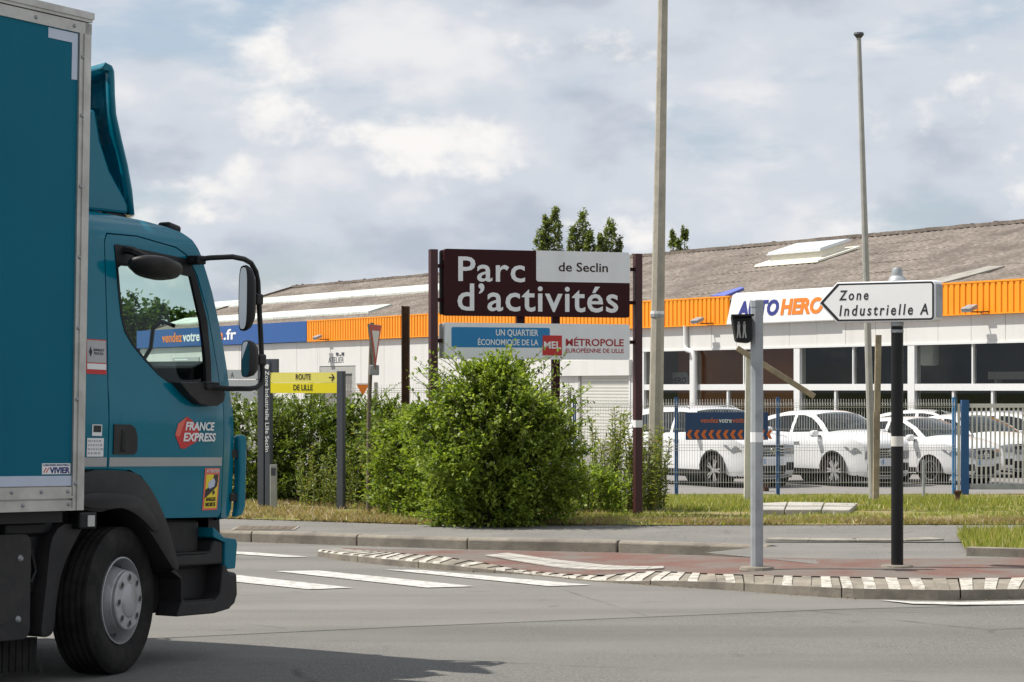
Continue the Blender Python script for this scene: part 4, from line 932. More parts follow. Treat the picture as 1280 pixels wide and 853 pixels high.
    bm_ = bo.mesh('bolt'); bm_.materials.append(M['steel'])
    for u, w in ((-.89, .73), (-.90, .385)):
        q = bpy.data.objects.new('bolt', bm_); col.objects.link(q); q.parent = tk; q.location = (u, sd*1.152, w)
    b = MB(); b.box((-.93, sd*.99, .175), (.70, .02, .2), Matrix.Rotation(R(3), 3, 'Y')); tb(b, 'mud_flap', M['rubber'])
    b = MB()
    for i in range(12): b.bx(-1.25 + i*.055, -1.23 + i*.055, sd*1.006, sd*.995, .07, .26)
    tb(b, 'flap_rib', M['rubber'])
b = MB(); b.prism([(1.12, .62), (1.22, .60), (1.24, .45), (1.2, .36), (1.1, .35)], -.95, .95, 'y'); tb(b, 'front_bumper', M['plastic'], bevel=.02)
b = MB(); b.prism([(1.08, .80), (1.2, .78), (1.22, .61), (1.08, .6)], -.95, .95, 'y'); tb(b, 'bumper_panel', M['teal'], bevel=.02)
b = MB(); b.prism([(1.05, .93), (1.16, .93), (1.17, .81), (1.05, .81)], -.95, .95, 'y'); tb(b, 'lower_grille', M['black'])
# chassis
b = MB()
for yy in (-.42, .42): b.bx(-7.2, .95, yy - .04, yy + .04, .62, .86)
for xx in (-6.8, -5, -3.4, -1.7, -.6, .6): b.bx(xx - .05, xx + .05, -.42, .42, .64, .8)
b.bx(-7.2, -.6, -1.2, 1.2, .93, 1.03); b.bx(-.9, -.55, -1.05, 1.05, .66, .93); tb(b, 'chassis', M['black'])
b = MB(); b.bx(-.55, .35, -.8, .8, .55, 1.15); tb(b, 'engine_block', M['black'])
b = MB(); b.bx(-.78, -.66, -1.06, -1.0, .52, .85); b.bx(-.74, -.70, -1.08, -1.0, .58, .78); b.tube([(-.72, -1.08, .74), (-.70, -1.09, .65), (-.74, -1.09, .58)], .014, 6); tb(b, 'hose_bracket', M['black'], bevel=.008)
b = MB(); b.bx(-.95, -.55, -1.09, -1.0, .855, .93); bk = tb(b, 'light_bracket', M['black'], bevel=.015)
b = MB(); b.tube([(0, -1.0, .45), (0, 1.0, .45)], .07, 10); b.tube([(-4.5, -1.0, .45), (-4.5, 1.0, .45)], .09, 10); b.build('axle', M['black'], truck)
# wheels: lathe round the local y axis, outer side at -y
def wheel(parent, loc, rz, flip=False, twin=False):
    w = empty('wheel', loc, rz + (math.pi if flip else 0)); w.parent = parent
    Rr, hw = .443, .135; prof = [(.262, hw*.8), (.30, hw), (.37, hw), (.415, hw*.97), (.437, hw*.82)]
    for g in (.62, .32, 0, -.32, -.62): prof += [(Rr, hw*g + .028), (Rr - .001, hw*g + .010), (Rr - .014, hw*g + .007), (Rr - .014, hw*g - .007), (Rr - .001, hw*g - .010), (Rr, hw*g - .028)]
    prof += [(.437, -hw*.86), (.428, -hw*.93), (.413, -hw*.99), (.408, -hw*1.0), (.372, -hw*1.045), (.335, -hw*1.05), (.30, -hw*1.0), (.268, -hw*.87), (.255, -hw*.80)]
    b = MB(); b.lathe(prof, 64, 'y'); b.build('tyre', M['rubber'], w, smooth=True, split=28)
    b = MB(); b.lathe([(.262, -hw*.80), (.262, -hw*.92), (.254, -hw*.93), (.246, -hw*.80), (.235, -.03), (.225, .03)], 48, 'y'); b.lathe([(.225, .03), (.218, .01), (.205, -.06), (.190, -.105), (.182, -.14), (.170, -.150)], 48, 'y'); rim = b.build('rim', M['rim'], w, smooth=True, split=30)
    b = MB(); b.lathe([(.174, -.140), (.178, -.148), (.178, -.164), (.171, -.171), (.103, -.174), (.098, -.178), (.094, -.180), (.0, -.181)], 40, 'y'); hub = b.build('hub_cover', M['rim'], w, smooth=True, split=30)
    for i in range(8):
        a = 2*math.pi*(i+.5)/8 + .39; x, z = .138*math.cos(a), .138*math.sin(a)
        nb = MB(); nb.lathe([(.026, -.1712), (.024, -.177), (.020, -.177), (.018, -.1725), (0, -.1725)], 14, 'y'); q = nb.build('nut_cup', M['steel'], hub, smooth=True); q.location = (x, 0, z)
        nb = MB(); nb.lathe([(.0165, -.1700), (.0165, -.1760), (0, -.1760)], 6, 'y'); q = nb.build('wheel_nut', M['plastic'], hub); q.location = (x, 0, z)
    for i in range(8):
        a = 2*math.pi*i/8 + .2; x, z = .212*math.cos(a), .212*math.sin(a); nb = MB(); nb.lathe([(.017, -.052), (.016, -.053), (0, -.053)], 12, 'y'); q = nb.build('hand_hole', M['black'], rim); q.location = (x, 0, z)
        q.rotation_euler = (0, 0, 0)
    return w
wheel(truck, (0, -.995, .443), R(14)); wheel(truck, (0, .995, .443), R(15), True)
wheel(truck, (-4.5, -.98, .443), 0); wheel(truck, (-4.5, .98, .443), 0, True)

# ------------------------------------------------------------ the business park sign
PL, PR = at(541.5, 29.0, .13), at(797, 30.0, .13)
pv = PR - PL; PW = Vector((pv.x, pv.y)).length
psign = empty('business_park_sign', PL, math.atan2(pv.y, pv.x), 'dark brown Parc d\'activités sign over a grey panel between two brown posts', 'sign')
def ps(px, py, y=0.0):
    """local x, z on the sign board"""
    a = (px - 640)/FPX; o = Vector((PL.x, PL.y)); d = Vector((pv.x, pv.y)).normalized(); nn = Vector((-d.y, d.x)); o = o + nn*y
    s_ = (o.y*a - o.x)/(d.x - d.y*a); return s_, zat(py, (o + d*s_).y) - .13
def pbox(x0, y0, x1, y1, y=-.07):
    a = ps(x0, y1, y); c = ps(x1, y0, y); return (a[0], c[0], ps((x0+x1)/2, y1, y)[1], ps((x0+x1)/2, y0, y)[1])
for x in (0, PW):
    b = MB(); b.prism(rrect(x - .048, x + .048, -.05, .05, .012, 2), -.2, zat(312 if x == 0 else 317.5, 29 if x == 0 else 30) - .13, 'z'); p_ = b.build('post', M['post_brown'], psign)
    b = MB(); z_ = zat(530, 30) - .13; b.prism(rrect(x - .0495, x + .0495, -.0515, .0515, .012, 2), z_ - .045, z_ + .045, 'z'); b.build('reflective_band', M['white'], p_)
for x in (1.15, 1.62): b = MB(); b.bx(x - .05, x + .05, .02, .07, -.1, 3.2); b.build('rear_post', M['sign_brown'], psign)
x0, x1, z0, z1 = pbox(556, 313.5, 788, 396)
zm = ps(700, 352.5, -.07)[1]; xm = ps(671, 350, -.07)[0]
b = MB(); b.prism(rrect(x0, x1, z0, z1, .035), -.05, .02, 'y'); up_ = b.build('upper_panel', M['sign_brown'], psign)
b = MB(); b.prism(rrect(x0 - .03, x1 + .01, z0 + .012, z1 - .012, .03), .02, .05, 'y'); b.build('panel_back', M['ink'], up_)
b = MB(); b.prism([(xm, zm + .02), (xm + .02, zm), (x1 + .003, zm), (x1 + .003, z1 - .03), (x1 - .025, z1 + .003), (xm, z1 + .003)], -.053, .021, 'y'); b.build('white_field', M['sign_white'], up_)
text('Parc', pbox(573.5, 321.5, 657, 352.5), -.051, M['sign_white'], up_, bold=.012, spacing=1.06); text("d’activités", pbox(572.5, 355.5, 773.5, 390), -.051, M['sign_white'], up_, bold=.012, spacing=1.06)
text('de Seclin', pbox(699, 328.5, 760.5, 340), -.0545, M['sign_brown'], up_, bold=.008)
x0, x1, z0, z1 = pbox(556.5, 404.5, 788, 449.5)
b = MB(); b.prism(rrect(x0, x1, z0, z1, .02), -.05, .02, 'y'); lp = b.build('lower_panel', M['sign_white'], psign)
b = MB(); b.prism(rrect(x0 - .04, x1 + .01, z0 + .01, z1 - .01, .02), .02, .05, 'y'); b.build('panel_back', M['grey_post'], lp)
q = pbox(565, 409.5, 688, 434.5); b = MB(); b.prism(rrect(*q, .02), -.0525, -.045, 'y'); b.build('blue_field', M['sign_blue'], lp)
q = pbox(679, 419.5, 703, 444.5); b = MB(); b.prism(rrect(*q, .004), -.055, -.045, 'y'); b.build('red_field', M['sign_red'], lp)
text('UN QUARTIER', pbox(620.5, 412, 673.5, 421.5), -.053, M['white'], lp, bold=.012); text('ÉCONOMIQUE DE LA', pbox(598, 422.5, 673.5, 433.2), -.053, M['white'], lp, bold=.012)
text('MEL', pbox(680.5, 427, 701.5, 436), -.0555, M['white'], lp, bold=.025)
text('MÉTROPOLE', pbox(708, 421.5, 780.5, 433), -.051, M['sign_redtext'], lp, bold=.018); text('EUROPÉENNE DE LILLE', pbox(708, 434.5, 780.5, 441.2), -.051, M['sign_redtext'], lp, bold=.01)
for px, py in ((548, 332.5), (548, 375), (548, 426), (791.5, 337), (791.5, 378.5), (791.5, 428)):
    a, z_ = ps(px, py, 0); b = MB(); c0, c1 = (0, .2) if a < 1 else (PW - .17, PW); b.bx(c0, c1, .0, .05, z_ - .022, z_ + .022); b.build('bracket', M['sign_brown'], psign)

# ------------------------------------------------------------ small signs by the hedge
t = empty('direction_sign', at(330, 31.8, .13), R(-24), 'yellow Route de Lille arrow sign between anthracite posts', 'sign')
sc = 31.8/FPX
def xs(px): return (px - 330)*sc/math.cos(R(24))*1.012
def zs(py, d=31.8): return zat(py, d) - .13
for px, w, zt in ((327.5, .10, 452), (336.5, .085, 452), (428.5, .10, 464.5)):
    b = MB(); b.prism(rrect(xs(px) - w/2, xs(px) + w/2, -.04, .04, .012, 2), -.15, zs(zt), 'z'); b.build('post', M['anthracite'], t)
b = MB(); b.bx(xs(330), xs(348), -.03, .03, zs(478), zs(449)); b.build('head_panel', M['anthracite'], t)
b = MB(); b.prism([(xs(333), zs(459)), (xs(336), zs(455.5)), (xs(339), zs(457)), (xs(338), zs(462)), (xs(334), zs(461))], -.05, -.045, 'y'); b.build('symbol', M['white'], t)
b = MB(); b.bx(xs(340), xs(425), -.035, .0, zs(478.6), zs(466)); pu = b.build('upper_panel', M['sign_paleyellow'], t)
b = MB(); b.bx(xs(340), xs(425), -.035, .0, zs(491.5), zs(478.9)); pl_ = b.build('lower_panel', M['sign_yellow'], t)
text('ROUTE', (xs(372.5), xs(391.5), zs(474.8), zs(467.8)), -.036, M['ink'], pu, bold=.012); text('DE LILLE', (xs(369.5), xs(394), zs(488), zs(481)), -.036, M['ink'], pl_, bold=.012)
b = MB(); b.bx(xs(414.5), xs(420.5), -.039, -.036, zs(472.6), zs(471.6)); b.prism([(xs(417.5), zs(467.8)), (xs(419), zs(467.8)), (xs(422), zs(472.1)), (xs(419), zs(476.4)), (xs(417.5), zs(476.4)), (xs(420), zs(472.1))], -.039, -.036, 'y'); b.build('arrow', M['ink'], pu)
me = text_mesh('Zone Industrielle Lille Seclin', (0, zs(464) - zs(565), -.03, .028), 0)   # runs down the post
lt = link('lettering', me, M['white'], t); lt.location = (xs(336.3), -.0425, zs(464)); lt.rotation_euler = (0, R(90), 0)
t2 = empty('marker_post', at(342, 31.5, .13), 0, 'short pale grey service post beside the anthracite sign posts', 'post')
b = MB(); b.prism(rrect(-.045, .045, -.04, .04, .01, 2), -.1, .58, 'z'); b.build('body', M['grey_post'], t2); b = MB(); b.bx(-.03, .03, -.047, -.04, .44, .54); b.build('badge', M['anthracite'], t2)

t = empty('give_way_sign', at(461, 30.6, .13), 0, 'red and white give way triangle seen nearly edge on, on rusty pole', 'road sign')
b = MB(); b.tube([(-.01, 0, -.2), (.0, 0, 1.2), (.04, 0, 2.42)], .027, 10); b.build('pole', M['rust_pole'], t, smooth=True)
tri = [(-.35, .6), (.35, .6), (0, 0)]; rz_ = R(80)
def turned(b): 
    rot = Matrix.Rotation(rz_, 3, 'Z'); b.v = [tuple(rot @ Vector(v) + Vector((.075, -.06, 1.80))) for v in b.v]; return b
def rtri(s_, c=.4): return [((x)*s_, (z - c)*s_ + c) for x, z in tri]
b = MB(); b.prism(rtri(.97), -.012, .012, 'y'); f_ = turned(b).build('plate', M['steel'], t)
b = MB(); b.prism(rtri(.93), -.015, -.0125, 'y'); turned(b).build('red_border', M['sign_red'], f_); b = MB(); b.prism(rtri(.58), -.018, -.0155, 'y'); turned(b).build('white_field', M['white'], f_)
b = MB(); b.bx(.01, .13, -.06, .06, 1.75, 1.88); b.build('box', M['galva'], t, bevel=.01); b = MB(); b.bx(.03, .11, -.064, -.06, 1.78, 1.84); b.build('box_label', M['grey_post'], t)

t = empty('steel_post', at(507, 32.6, .13), 0, 'rusty brown flat steel post rising behind the shrub', 'post')
b = MB(); b.bx(-.045, .045, -.02, .02, -.2, zat(383, 32.6) - .13); b.build('web', M['rust'], t); b = MB(); b.bx(-.055, -.035, -.06, .06, -.2, zat(382.5, 32.6) - .13); b.bx(.035, .055, -.06, .06, -.2, zat(383.5, 32.6) - .13); b.build('flange', M['rust'], t)

t = empty('visitor_board', at(300, 36.5, .1), 0, 'white stacked direction boards half hidden behind the truck mirror', 'sign')
s36 = 36.5/FPX
for i, (za, zb) in enumerate(((474, 462.5), (488, 475), (502, 489))):
    b = MB(); b.bx((240-300)*s36, (327-300)*s36, -.02, .02, zat(za, 36.5) - .1, zat(zb, 36.5) - .1); bo = b.build('board', M['sign_white'], t)
    if i == 0: text('A', ((288.6-300)*s36, (292.6-300)*s36, zat(472.4, 36.5)-.1, zat(466, 36.5)-.1), -.021, M['ink'], bo)
    if i == 2: text('E', ((295-300)*s36, (298.6-300)*s36, zat(497.5, 36.5)-.1, zat(491, 36.5)-.1), -.021, M['ink'], bo)
for px in (246, 322): b = MB(); b.bx((px-300)*s36 - .03, (px-300)*s36 + .03, .021, .08, -.2, zat(462, 36.5) - .1); b.build('post', M['grey_post'], t)

# ------------------------------------------------------------ posts and lamps
LP = at(817.5, 31.2, .13); t = empty('lamp_post', LP, 0, 'tall tapering concrete lamp post leaning slightly beside the brown sign', 'lamp post')
b = MB(); Ht = 9.6; top = Vector((11.5*31.2/FPX*Ht/6.65, .1, Ht)); k_ = 8; vs = []; fs = []
for i in range(k_+1):
    f_ = i/k_; w = .098 - .052*f_; c = top*f_; c.z = -.3 + (Ht+.3)*f_
    for a in range(8): an = R(45*a + 32); vs.append(c + Vector((math.cos(an)*w*1.05, math.sin(an)*w*1.05, 0)))
for i in range(k_):
    for j in range(8): fs.append((i*8+j, i*8+(j+1) % 8, (i+1)*8+(j+1) % 8, (i+1)*8+j))
b.add(vs, fs); b.build('shaft', M['lamp_concrete'], t)
for zz, mm in ((zat(391, 31.2) - .13, 'white'), (zat(394.5, 31.2) - .13, 'galva')):
    f_ = zz/Ht; b = MB(); b.lathe([(.105 - .052*f_, -.02), (.105 - .052*f_, .02)], 12, 'z', top*f_ - Vector((0, 0, top.z*f_ - zz))); b.build('strap', M[mm], t)
b = MB(); b.tube([top, top + Vector((.1, -.6, .45)), top + Vector((.25, -1.8, .6))], .04, 8); b.build('arm', M['galva'], t); b = MB(); b.prism([(-.12, -2.5), (.12, -2.5), (.16, -1.9), (.1, -1.7), (-.1, -1.7), (-.16, -1.9)], .52, .66, 'z'); o = b.build('lantern', M['grey_post'], t, bevel=.03); o.location = top + Vector((.25, 0, 0))

D1 = 36.0; t = empty('slender_pole', at(1091.5, D1, float(zverge(5.4, D1))), 0, 'slender weathered steel pole leaning left with a small cap', 'pole')
hz = zat(46, D1) - t.location.z; lx = (1073.5 - 1091.5)*D1/FPX
b = MB(); b.tube([(0, 0, -.3), (lx*.5, 0, hz*.5), (lx, 0, hz)], [.058, .05, .034], 10); b.build('shaft', M['grey_post'], t, smooth=True)
b = MB(); b.lathe([(0, -.02), (.04, -.02), (.08, .03), (.07, .06), (0, .065)], 12, 'z', (lx, 0, hz)); b.build('cap', M['anthracite'], t)
t = empty('timber_post', at(1094, 35.6, float(zverge(5.4, 35.6))), 0, 'short square timber post standing against the slender leaning pole', 'post')
b = MB(); hz = zat(419, 35.6) - t.location.z; lx = 4*35.6/FPX; b.add([(x + (lx if z > 0 else 0), y, z) for z in (-.2, hz) for x, y in ((-.042, -.042), (.042, -.042), (.042, .042), (-.042, .042))], [(0,1,5,4), (1,2,6,5), (2,3,7,6), (3,0,4,7), (4,5,6,7)]); b.build('shaft', M['wood'], t)
b = MB(); b.bx(-.035, .045, -.09, -.044, -.1, 1.35); b.build('splice', M['wood'], t)
t = empty('cream_post', at(934.5, 35.5, float(zverge(3.5, 35.5))), 0, 'square cream painted post behind the grey signal post', 'post')
hz = zat(440, 35.5) - t.location.z; b = MB(); b.add([(x + (.03 if z > 0 else 0), y, z) for z in (-.2, hz) for x, y in ((-.055, -.055), (.055, -.055), (.055, .055), (-.055, .055))], [(0,1,5,4), (1,2,6,5), (2,3,7,6), (3,0,4,7), (4,5,6,7)]); b.build('shaft', M['cream_post'], t)
a_, c_ = at(921, 35.3, zat(435, 35.3)), at(1018, 35.3, zat(496, 35.3)); d_ = c_ - a_
b = MB(); b.box((0, 0, 0), (d_.length, .05, .082), Matrix.Rotation(-math.atan2(d_.z, d_.x), 3, 'Y')); o = b.build('plank', M['wood'], t, bevel=.006); o.location = (a_ + c_)/2 - t.location

t = empty('signal_post', G(946, 710, .115), 0, 'galvanised grey post with small black pedestrian signal on the island', 'traffic signal')
d0 = t.location.y; k0 = d0/FPX
b = MB(); b.tube([(0, 0, -.1), (0, 0, zat(378, d0) - .115)], .057, 10); b.build('pole', M['galva'], t); b = MB(); b.tube([(0, 0, zat(384, d0) - .115), (0, 0, zat(376, d0) - .115), (0, 0, zat(375, d0) - .115)], [.061, .061, .054], 10); b.build('cap', M['galva'], t)
b = MB(); b.tube([(0, 0, zat(553, d0) - .115), (0, 0, zat(540.5, d0) - .115)], .0585, 10); b.build('reflective_band', M['white'], t)
hx = lambda px: (px - 946)*k0
hzz = lambda py: zat(py, d0) - .115
b = MB(); b.prism([(hx(913.5), hzz(394.5)), (hx(939), hzz(394.5)), (hx(939.5), hzz(424)), (hx(936), hzz(429.5)), (hx(919), hzz(428))], -.10, .08, 'y'); hd = b.build('signal_head', M['black'], t, bevel=.02)
b = MB(); b.prism([(hx(912.5), hzz(394)), (hx(940), hzz(393.5)), (hx(940), hzz(396)), (hx(913), hzz(396.5))], -.19, -.08, 'y'); b.build('hood', M['black'], hd)
b = MB()
for cx in (922, 929):
    b.prism(rrect(hx(cx - 1.2), hx(cx + 1.2), hzz(405.5), hzz(402.5), .006, 2), -.108, -.101, 'y'); b.prism([(hx(cx-1.8), hzz(406)), (hx(cx+1.8), hzz(406)), (hx(cx+1.5), hzz(413)), (hx(cx+3), hzz(423)), (hx(cx+1.2), hzz(423)), (hx(cx), hzz(415)), (hx(cx-1), hzz(423)), (hx(cx-2.5), hzz(423)), (hx(cx-1.4), hzz(413))], -.108, -.101, 'y')
b.build('walking_figures', M['grey_post'], hd)
b = MB(); b.bx(hx(937), hx(946), -.02, .02, hzz(402), hzz(399)); b.bx(hx(937), hx(946), -.02, .02, hzz(426), hzz(423)); b.build('bracket', M['black'], hd)

b = MB(); b.lathe([(.16, -.02), (.15, .008), (.06, .014)], 14, 'z'); b.build('footing', M['kerb'], t)
t = empty('arrow_sign', G(1121.5, 708, .118), R(-33), 'white arrow sign reading Zone Industrielle A on black post', 'road sign')
d0 = t.location.y; k0 = d0/FPX
def az(py): return zat(py, d0) - .118
b = MB(); b.tube([(0, 0, -.1), (0, 0, az(404))], .055, 16); pp = b.build('pole', M['black'], t, smooth=True)
b = MB(); b.tube([(0, 0, az(558)), (0, 0, az(545.5))], .0565, 16); b.build('reflective_band', M['cream_post'], pp, smooth=True)
b = MB(); b.lathe([(.058, az(416)), (.058, az(413)), (.046, az(410.5)), (.056, az(407.5)), (.06, az(405)), (.055, az(402))], 20, 'z'); b.build('collar', M['galva'], t, smooth=True)
b = MB(); b.lathe([(.085, az(352)), (.07, az(347)), (.05, az(345)), (.047, az(337.5)), (.038, az(335)), (0, az(334.5))], 20, 'z'); b.build('cap', M['galva'], t, smooth=True)
b = MB(); b.lathe([(.15, -.02), (.14, .008), (.054, .014)], 14, 'z'); b.build('footing', M['kerb'], t)
# board, pointing to local -x; position along x found from the photo columns through its front face
th_ = .085; dA = Vector((math.cos(R(-33)), math.sin(R(-33)))); nA = Vector((-dA.y, dA.x))
def ax_(px, y=-th_):
    a = (px - 640)/FPX; o = Vector((t.location.x, t.location.y)) + nA*y; return (o.y*a - o.x)/(dA.x - dA.y*a)
def azz(px, py, y=-th_): s_ = ax_(px, y); return zat(py, (Vector((t.location.x, t.location.y)) + nA*y + dA*s_).y) - .118
def aP(px, py): return (ax_(px), azz(px, py))
def arrow(ins):
    xl, xr = ax_(1023) + ins*1.6, ax_(1169) - ins; zt, zb, xm_ = azz(1120, 351.4) - ins, azz(1120, 402.4) + ins, ax_(1046) + ins*.55
    r = max(.006, .035 - ins*.7); return [(xl, (zt+zb)/2), (xm_, zb), (xr - r, zb), (xr - r*.3, zb + r*.3), (xr, zb + r), (xr, zt - r), (xr - r*.3, zt - r*.3), (xr - r, zt), (xm_, zt)]
b = MB(); b.prism(arrow(0), -th_, th_, 'y'); bd = b.build('board', M['sign_white'], t, bevel=.008)
b = MB(); b.prism([(x + .0, z) for x, z in [((p[0]), p[1]) for p in arrow(.0)][4:6]] + [(arrow(0)[5][0] + .002, arrow(0)[5][1]), (arrow(0)[4][0] + .002, arrow(0)[4][1])], -th_*.75, th_*.9, 'y'); b.build('end_cap', M['galva'], bd)
b = MB(); b.prism(arrow(.012), -th_ - .0025, -th_ + .001, 'y'); b.build('black_border', M['ink'], bd)
ins_ = arrow(.028); ins_[0] = (ax_(1030), ins_[0][1]); ins_[1] = (ax_(1049.5), ins_[1][1]); ins_[8] = (ax_(1049.5), ins_[8][1])
b = MB(); b.prism(ins_, -th_ - .0045, -th_ + .001, 'y'); b.build('white_field', M['white'], bd)
text('Zone', (ax_(1049.2), ax_(1085.8), azz(1067, 375.4), azz(1067, 363)), -th_ - .005, M['ink'], bd, shear=.16, bold=.012, spacing=1.35)
text('Industrielle A', (ax_(1049.5), ax_(1160.5), azz(1105, 394.4), azz(1105, 380.6)), -th_ - .005, M['ink'], bd, shear=.16, bold=.012, spacing=1.35)

# ------------------------------------------------------------ wire fence, gate and what hangs on it
FY = 47.0
def mesh_panel(p0, p1, h, parent):
    d = (p1 - p0); L = Vector((d.x, d.y)).length; n = int(L/.05); mb = MB(); fold = [0, .25, .3, .75, .8, 1.25, 1.3, h - .12, h - .07, h]
    prof = [(0, 0), (.42*h, 0), (.45*h, -.035), (.48*h, 0), (h - .16, 0), (h - .12, -.04), (h - .08, 0), (h, 0)]
    vs = []; fs = []; w = .0036
    for i in range(n+1):
        x = L*i/n; base = len(vs)
        for z, y in prof: vs += [(x - w, y, z), (x + w, y, z), (x, y - w*1.3, z)]
        for k in range(len(prof)-1):
            q = base + 3*k
            fs += [(q, q+1, q+4, q+3), (q+1, q+2, q+5, q+4), (q+2, q, q+3, q+5)]
    mb.add(vs, fs)
    for z, y in [(.1, 0), (.3, 0), (.42*h, 0), (.45*h, -.035), (.48*h, 0), (.66*h, 0), (h - .16, 0), (h - .12, -.04), (h - .08, 0)]: mb.bx(0, L, y - .004, y + .004, z - .004, z + .004)
    o = mb.build('wire_mesh', M['wire'], parent); o.location = p0; o.rotation_euler = (0, 0, math.atan2(d.y, d.x)); o['kind'] = 'stuff'; return o
def fence(pts, h, mp, label, name='wire_fence', shadow=None):
    f = empty(name, pts[0], 0, label, 'fence')
    for i, p in enumerate(pts):
        b = MB(); b.bx(-.034, .034, -.03, .03, -.3, h + .06); b.bx(-.038, .038, -.034, .034, h + .06, h + .075); o = b.build('post', mp[i] if isinstance(mp, list) else mp, f); o.location = p - pts[0]
        if i < len(pts)-1:
            c = mesh_panel(Vector((0, 0, 0)), pts[i+1] - p, h, f); c.location = p - pts[0] + Vector((.0, -.035, .04)); c.rotation_euler = (0, 0, math.atan2((pts[i+1]-p).y, (pts[i+1]-p).x))
    return f
zf = -.27
fence([at(718, FY, zf), at(845.5, FY, zf), at(972.5, FY, zf), at(1090, FY, zf), at(1192.5, FY, zf)], 1.73, [M['blue_post'], M['blue_post'], M['blue_post'], M['blue_post'], M['blue_bright']], 'silver wire mesh fence with blue posts before the parked cars')
zl = .0
fence([at(150, FY - 1, zl), at(230, FY - 1, zl), at(310, FY - 1, zl), at(390, FY - 1, zl), at(470, FY - 1, zl), at(560, FY - 1, zl), at(640, FY - 1, zl), at(712, FY - 1, -.1)], 1.75, M['grey_post'], 'plain wire mesh fence standing behind the hedge')
gt = empty('sliding_gate', at(1206, FY, zf), 0, 'pale barred metal gate with thick blue post at the right edge', 'gate')
b = MB(); b.bx(-.07, .07, -.07, .07, -.2, 1.75); b.build('gate_post', M['blue_post'], gt); b = MB(); b.bx(-.14, -.095, -.03, .03, -.2, 1.68); b.build('gate_stop', M['cream_post'], gt)
b = MB(); b.bx(.09, 4.6, -.03, .03, 1.60, 1.68); b.build('top_rail', M['wire'], gt); b = MB(); b.bx(.09, 4.6, -.04, .04, .0, .11); b.build('bottom_rail', M['galva'], gt)
b = MB(); b.bx(0, .032, -.013, .013, .11, 1.60); bm_ = b.mesh('bar'); bm_.materials.append(M['wire'])
for i in range(49):
    o = bpy.data.objects.new('bar', bm_); col.objects.link(o); o.parent = gt; o.location = (.13 + i*.09, 0, 0)
bn = empty('fence_banner', at(908.5, FY - .1, zat(550, FY)), 0, 'navy banner with orange chevrons hung on the wire fence', 'banner')
sb = FY/FPX; b = MB(); hw = 51.5*sb; hb = zat(515.5, FY) - zat(550, FY); b.bx(-hw, hw, -.012, .0, 0, hb); b.build('panel', M['banner_blue'], bn)
zc0, zc1 = .02, hb*.36
for i in range(12):
    x = -hw + .02 + i*.142
    b = MB(); b.prism([(x, (zc0+zc1)/2), (x + .05, zc0), (x + .115, zc0), (x + .065, (zc0+zc1)/2), (x + .115, zc1), (x + .05, zc1)], -.016, -.012, 'y'); b.build('chevron', M['orange_dark'], bn)
q0, q1, q2, q3 = [(px - 908.5)*sb for px in (875.5, 898, 914.5, 941)]
text('vendez', (q0, q1, hb*.62, hb*.8), -.013, M['orange_dark'], bn, bold=.01); text('votre', (q1 + .01, q2, hb*.62, hb*.77), -.013, M['white'], bn, bold=.01); text('voiture', (q2 + .01, q3, hb*.62, hb*.8), -.013, M['orange_dark'], bn, bold=.01)
o = empty('warning_flag', at(453.5, FY - 1.12, zat(494, FY - 1)), 0, 'small orange triangle hung on the plain fence behind the hedge', 'flag')
b = MB(); b.prism([(-.12, .2), (.12, .2), (.0, -.02)], -.01, .01, 'y'); b.build('cloth', M['orange_ink'], o); b = MB(); b.bx(-.125, .125, -.012, .012, .2, .225); b.build('hem', M['white'], o)

# things lying and standing in the grass
t = empty('concrete_slab', (0, 0, 0), 0, 'pale broken concrete slabs lying in the grass beside the signal post', 'slab')
def verge_pt(px, py, up=0):
    z = 0
    for _ in range(12): p = G(px, py, z); z = float(zverge(p.x, p.y)) + up
    return G(px, py, z)
t.location = verge_pt(1010, 633)
for pix in ([(952,629), (984,627.5), (980,637), (938,637)], [(985.5,627.5), (1030,628), (1026,637), (981.5,637)], [(1031.5,628.5), (1072,629), (1062,637.5), (1027.5,637)]):
    b = MB(); q = [verge_pt(px, py, .06) - t.location for px, py in pix]; b.add([p - Vector((0, 0, .12)) for p in q] + q, [(4,5,6,7), (0,1,5,4), (1,2,6,5), (2,3,7,6), (3,0,4,7)]); b.build('piece', M['slab'], t, bevel=.01)
for px, py, lab, h, rr in ((1197, 629, 'short rusty stump in the grass near the blue gate post', .17, .05), (957, 611, 'flat rusty stub by the fence below the banner', .1, .09)):
    p = verge_pt(px, py); t = empty('rusty_stump', p, random.uniform(0, 3), lab, 'stump'); b = MB(); b.tube([(0, 0, -.05), (0, 0, h*.6), (.01, 0, h)], [rr*.8, rr*.75, rr*1.25], 7); b.build('stem', M['rust'], t); b = MB(); b.box((.01, 0, h), (rr*2.4, rr*2, .02), Matrix.Rotation(.1, 3, 'Y')); b.build('cap_plate', M['rust'], t)
p = verge_pt(1154.5, 622); t = empty('marker_stake', p, 0, 'thin short galvanised stake in the grass before the gate', 'stake'); b = MB(); b.tube([(0, 0, -.1), (0, 0, zat(576, p.y) - p.z)], .028, 8); b.build('shaft', M['galva'], t); b = MB(); b.tube([(0, 0, zat(576, p.y) - p.z), (0, 0, zat(575, p.y) - p.z)], .033, 8); b.build('cap', M['galva'], t)

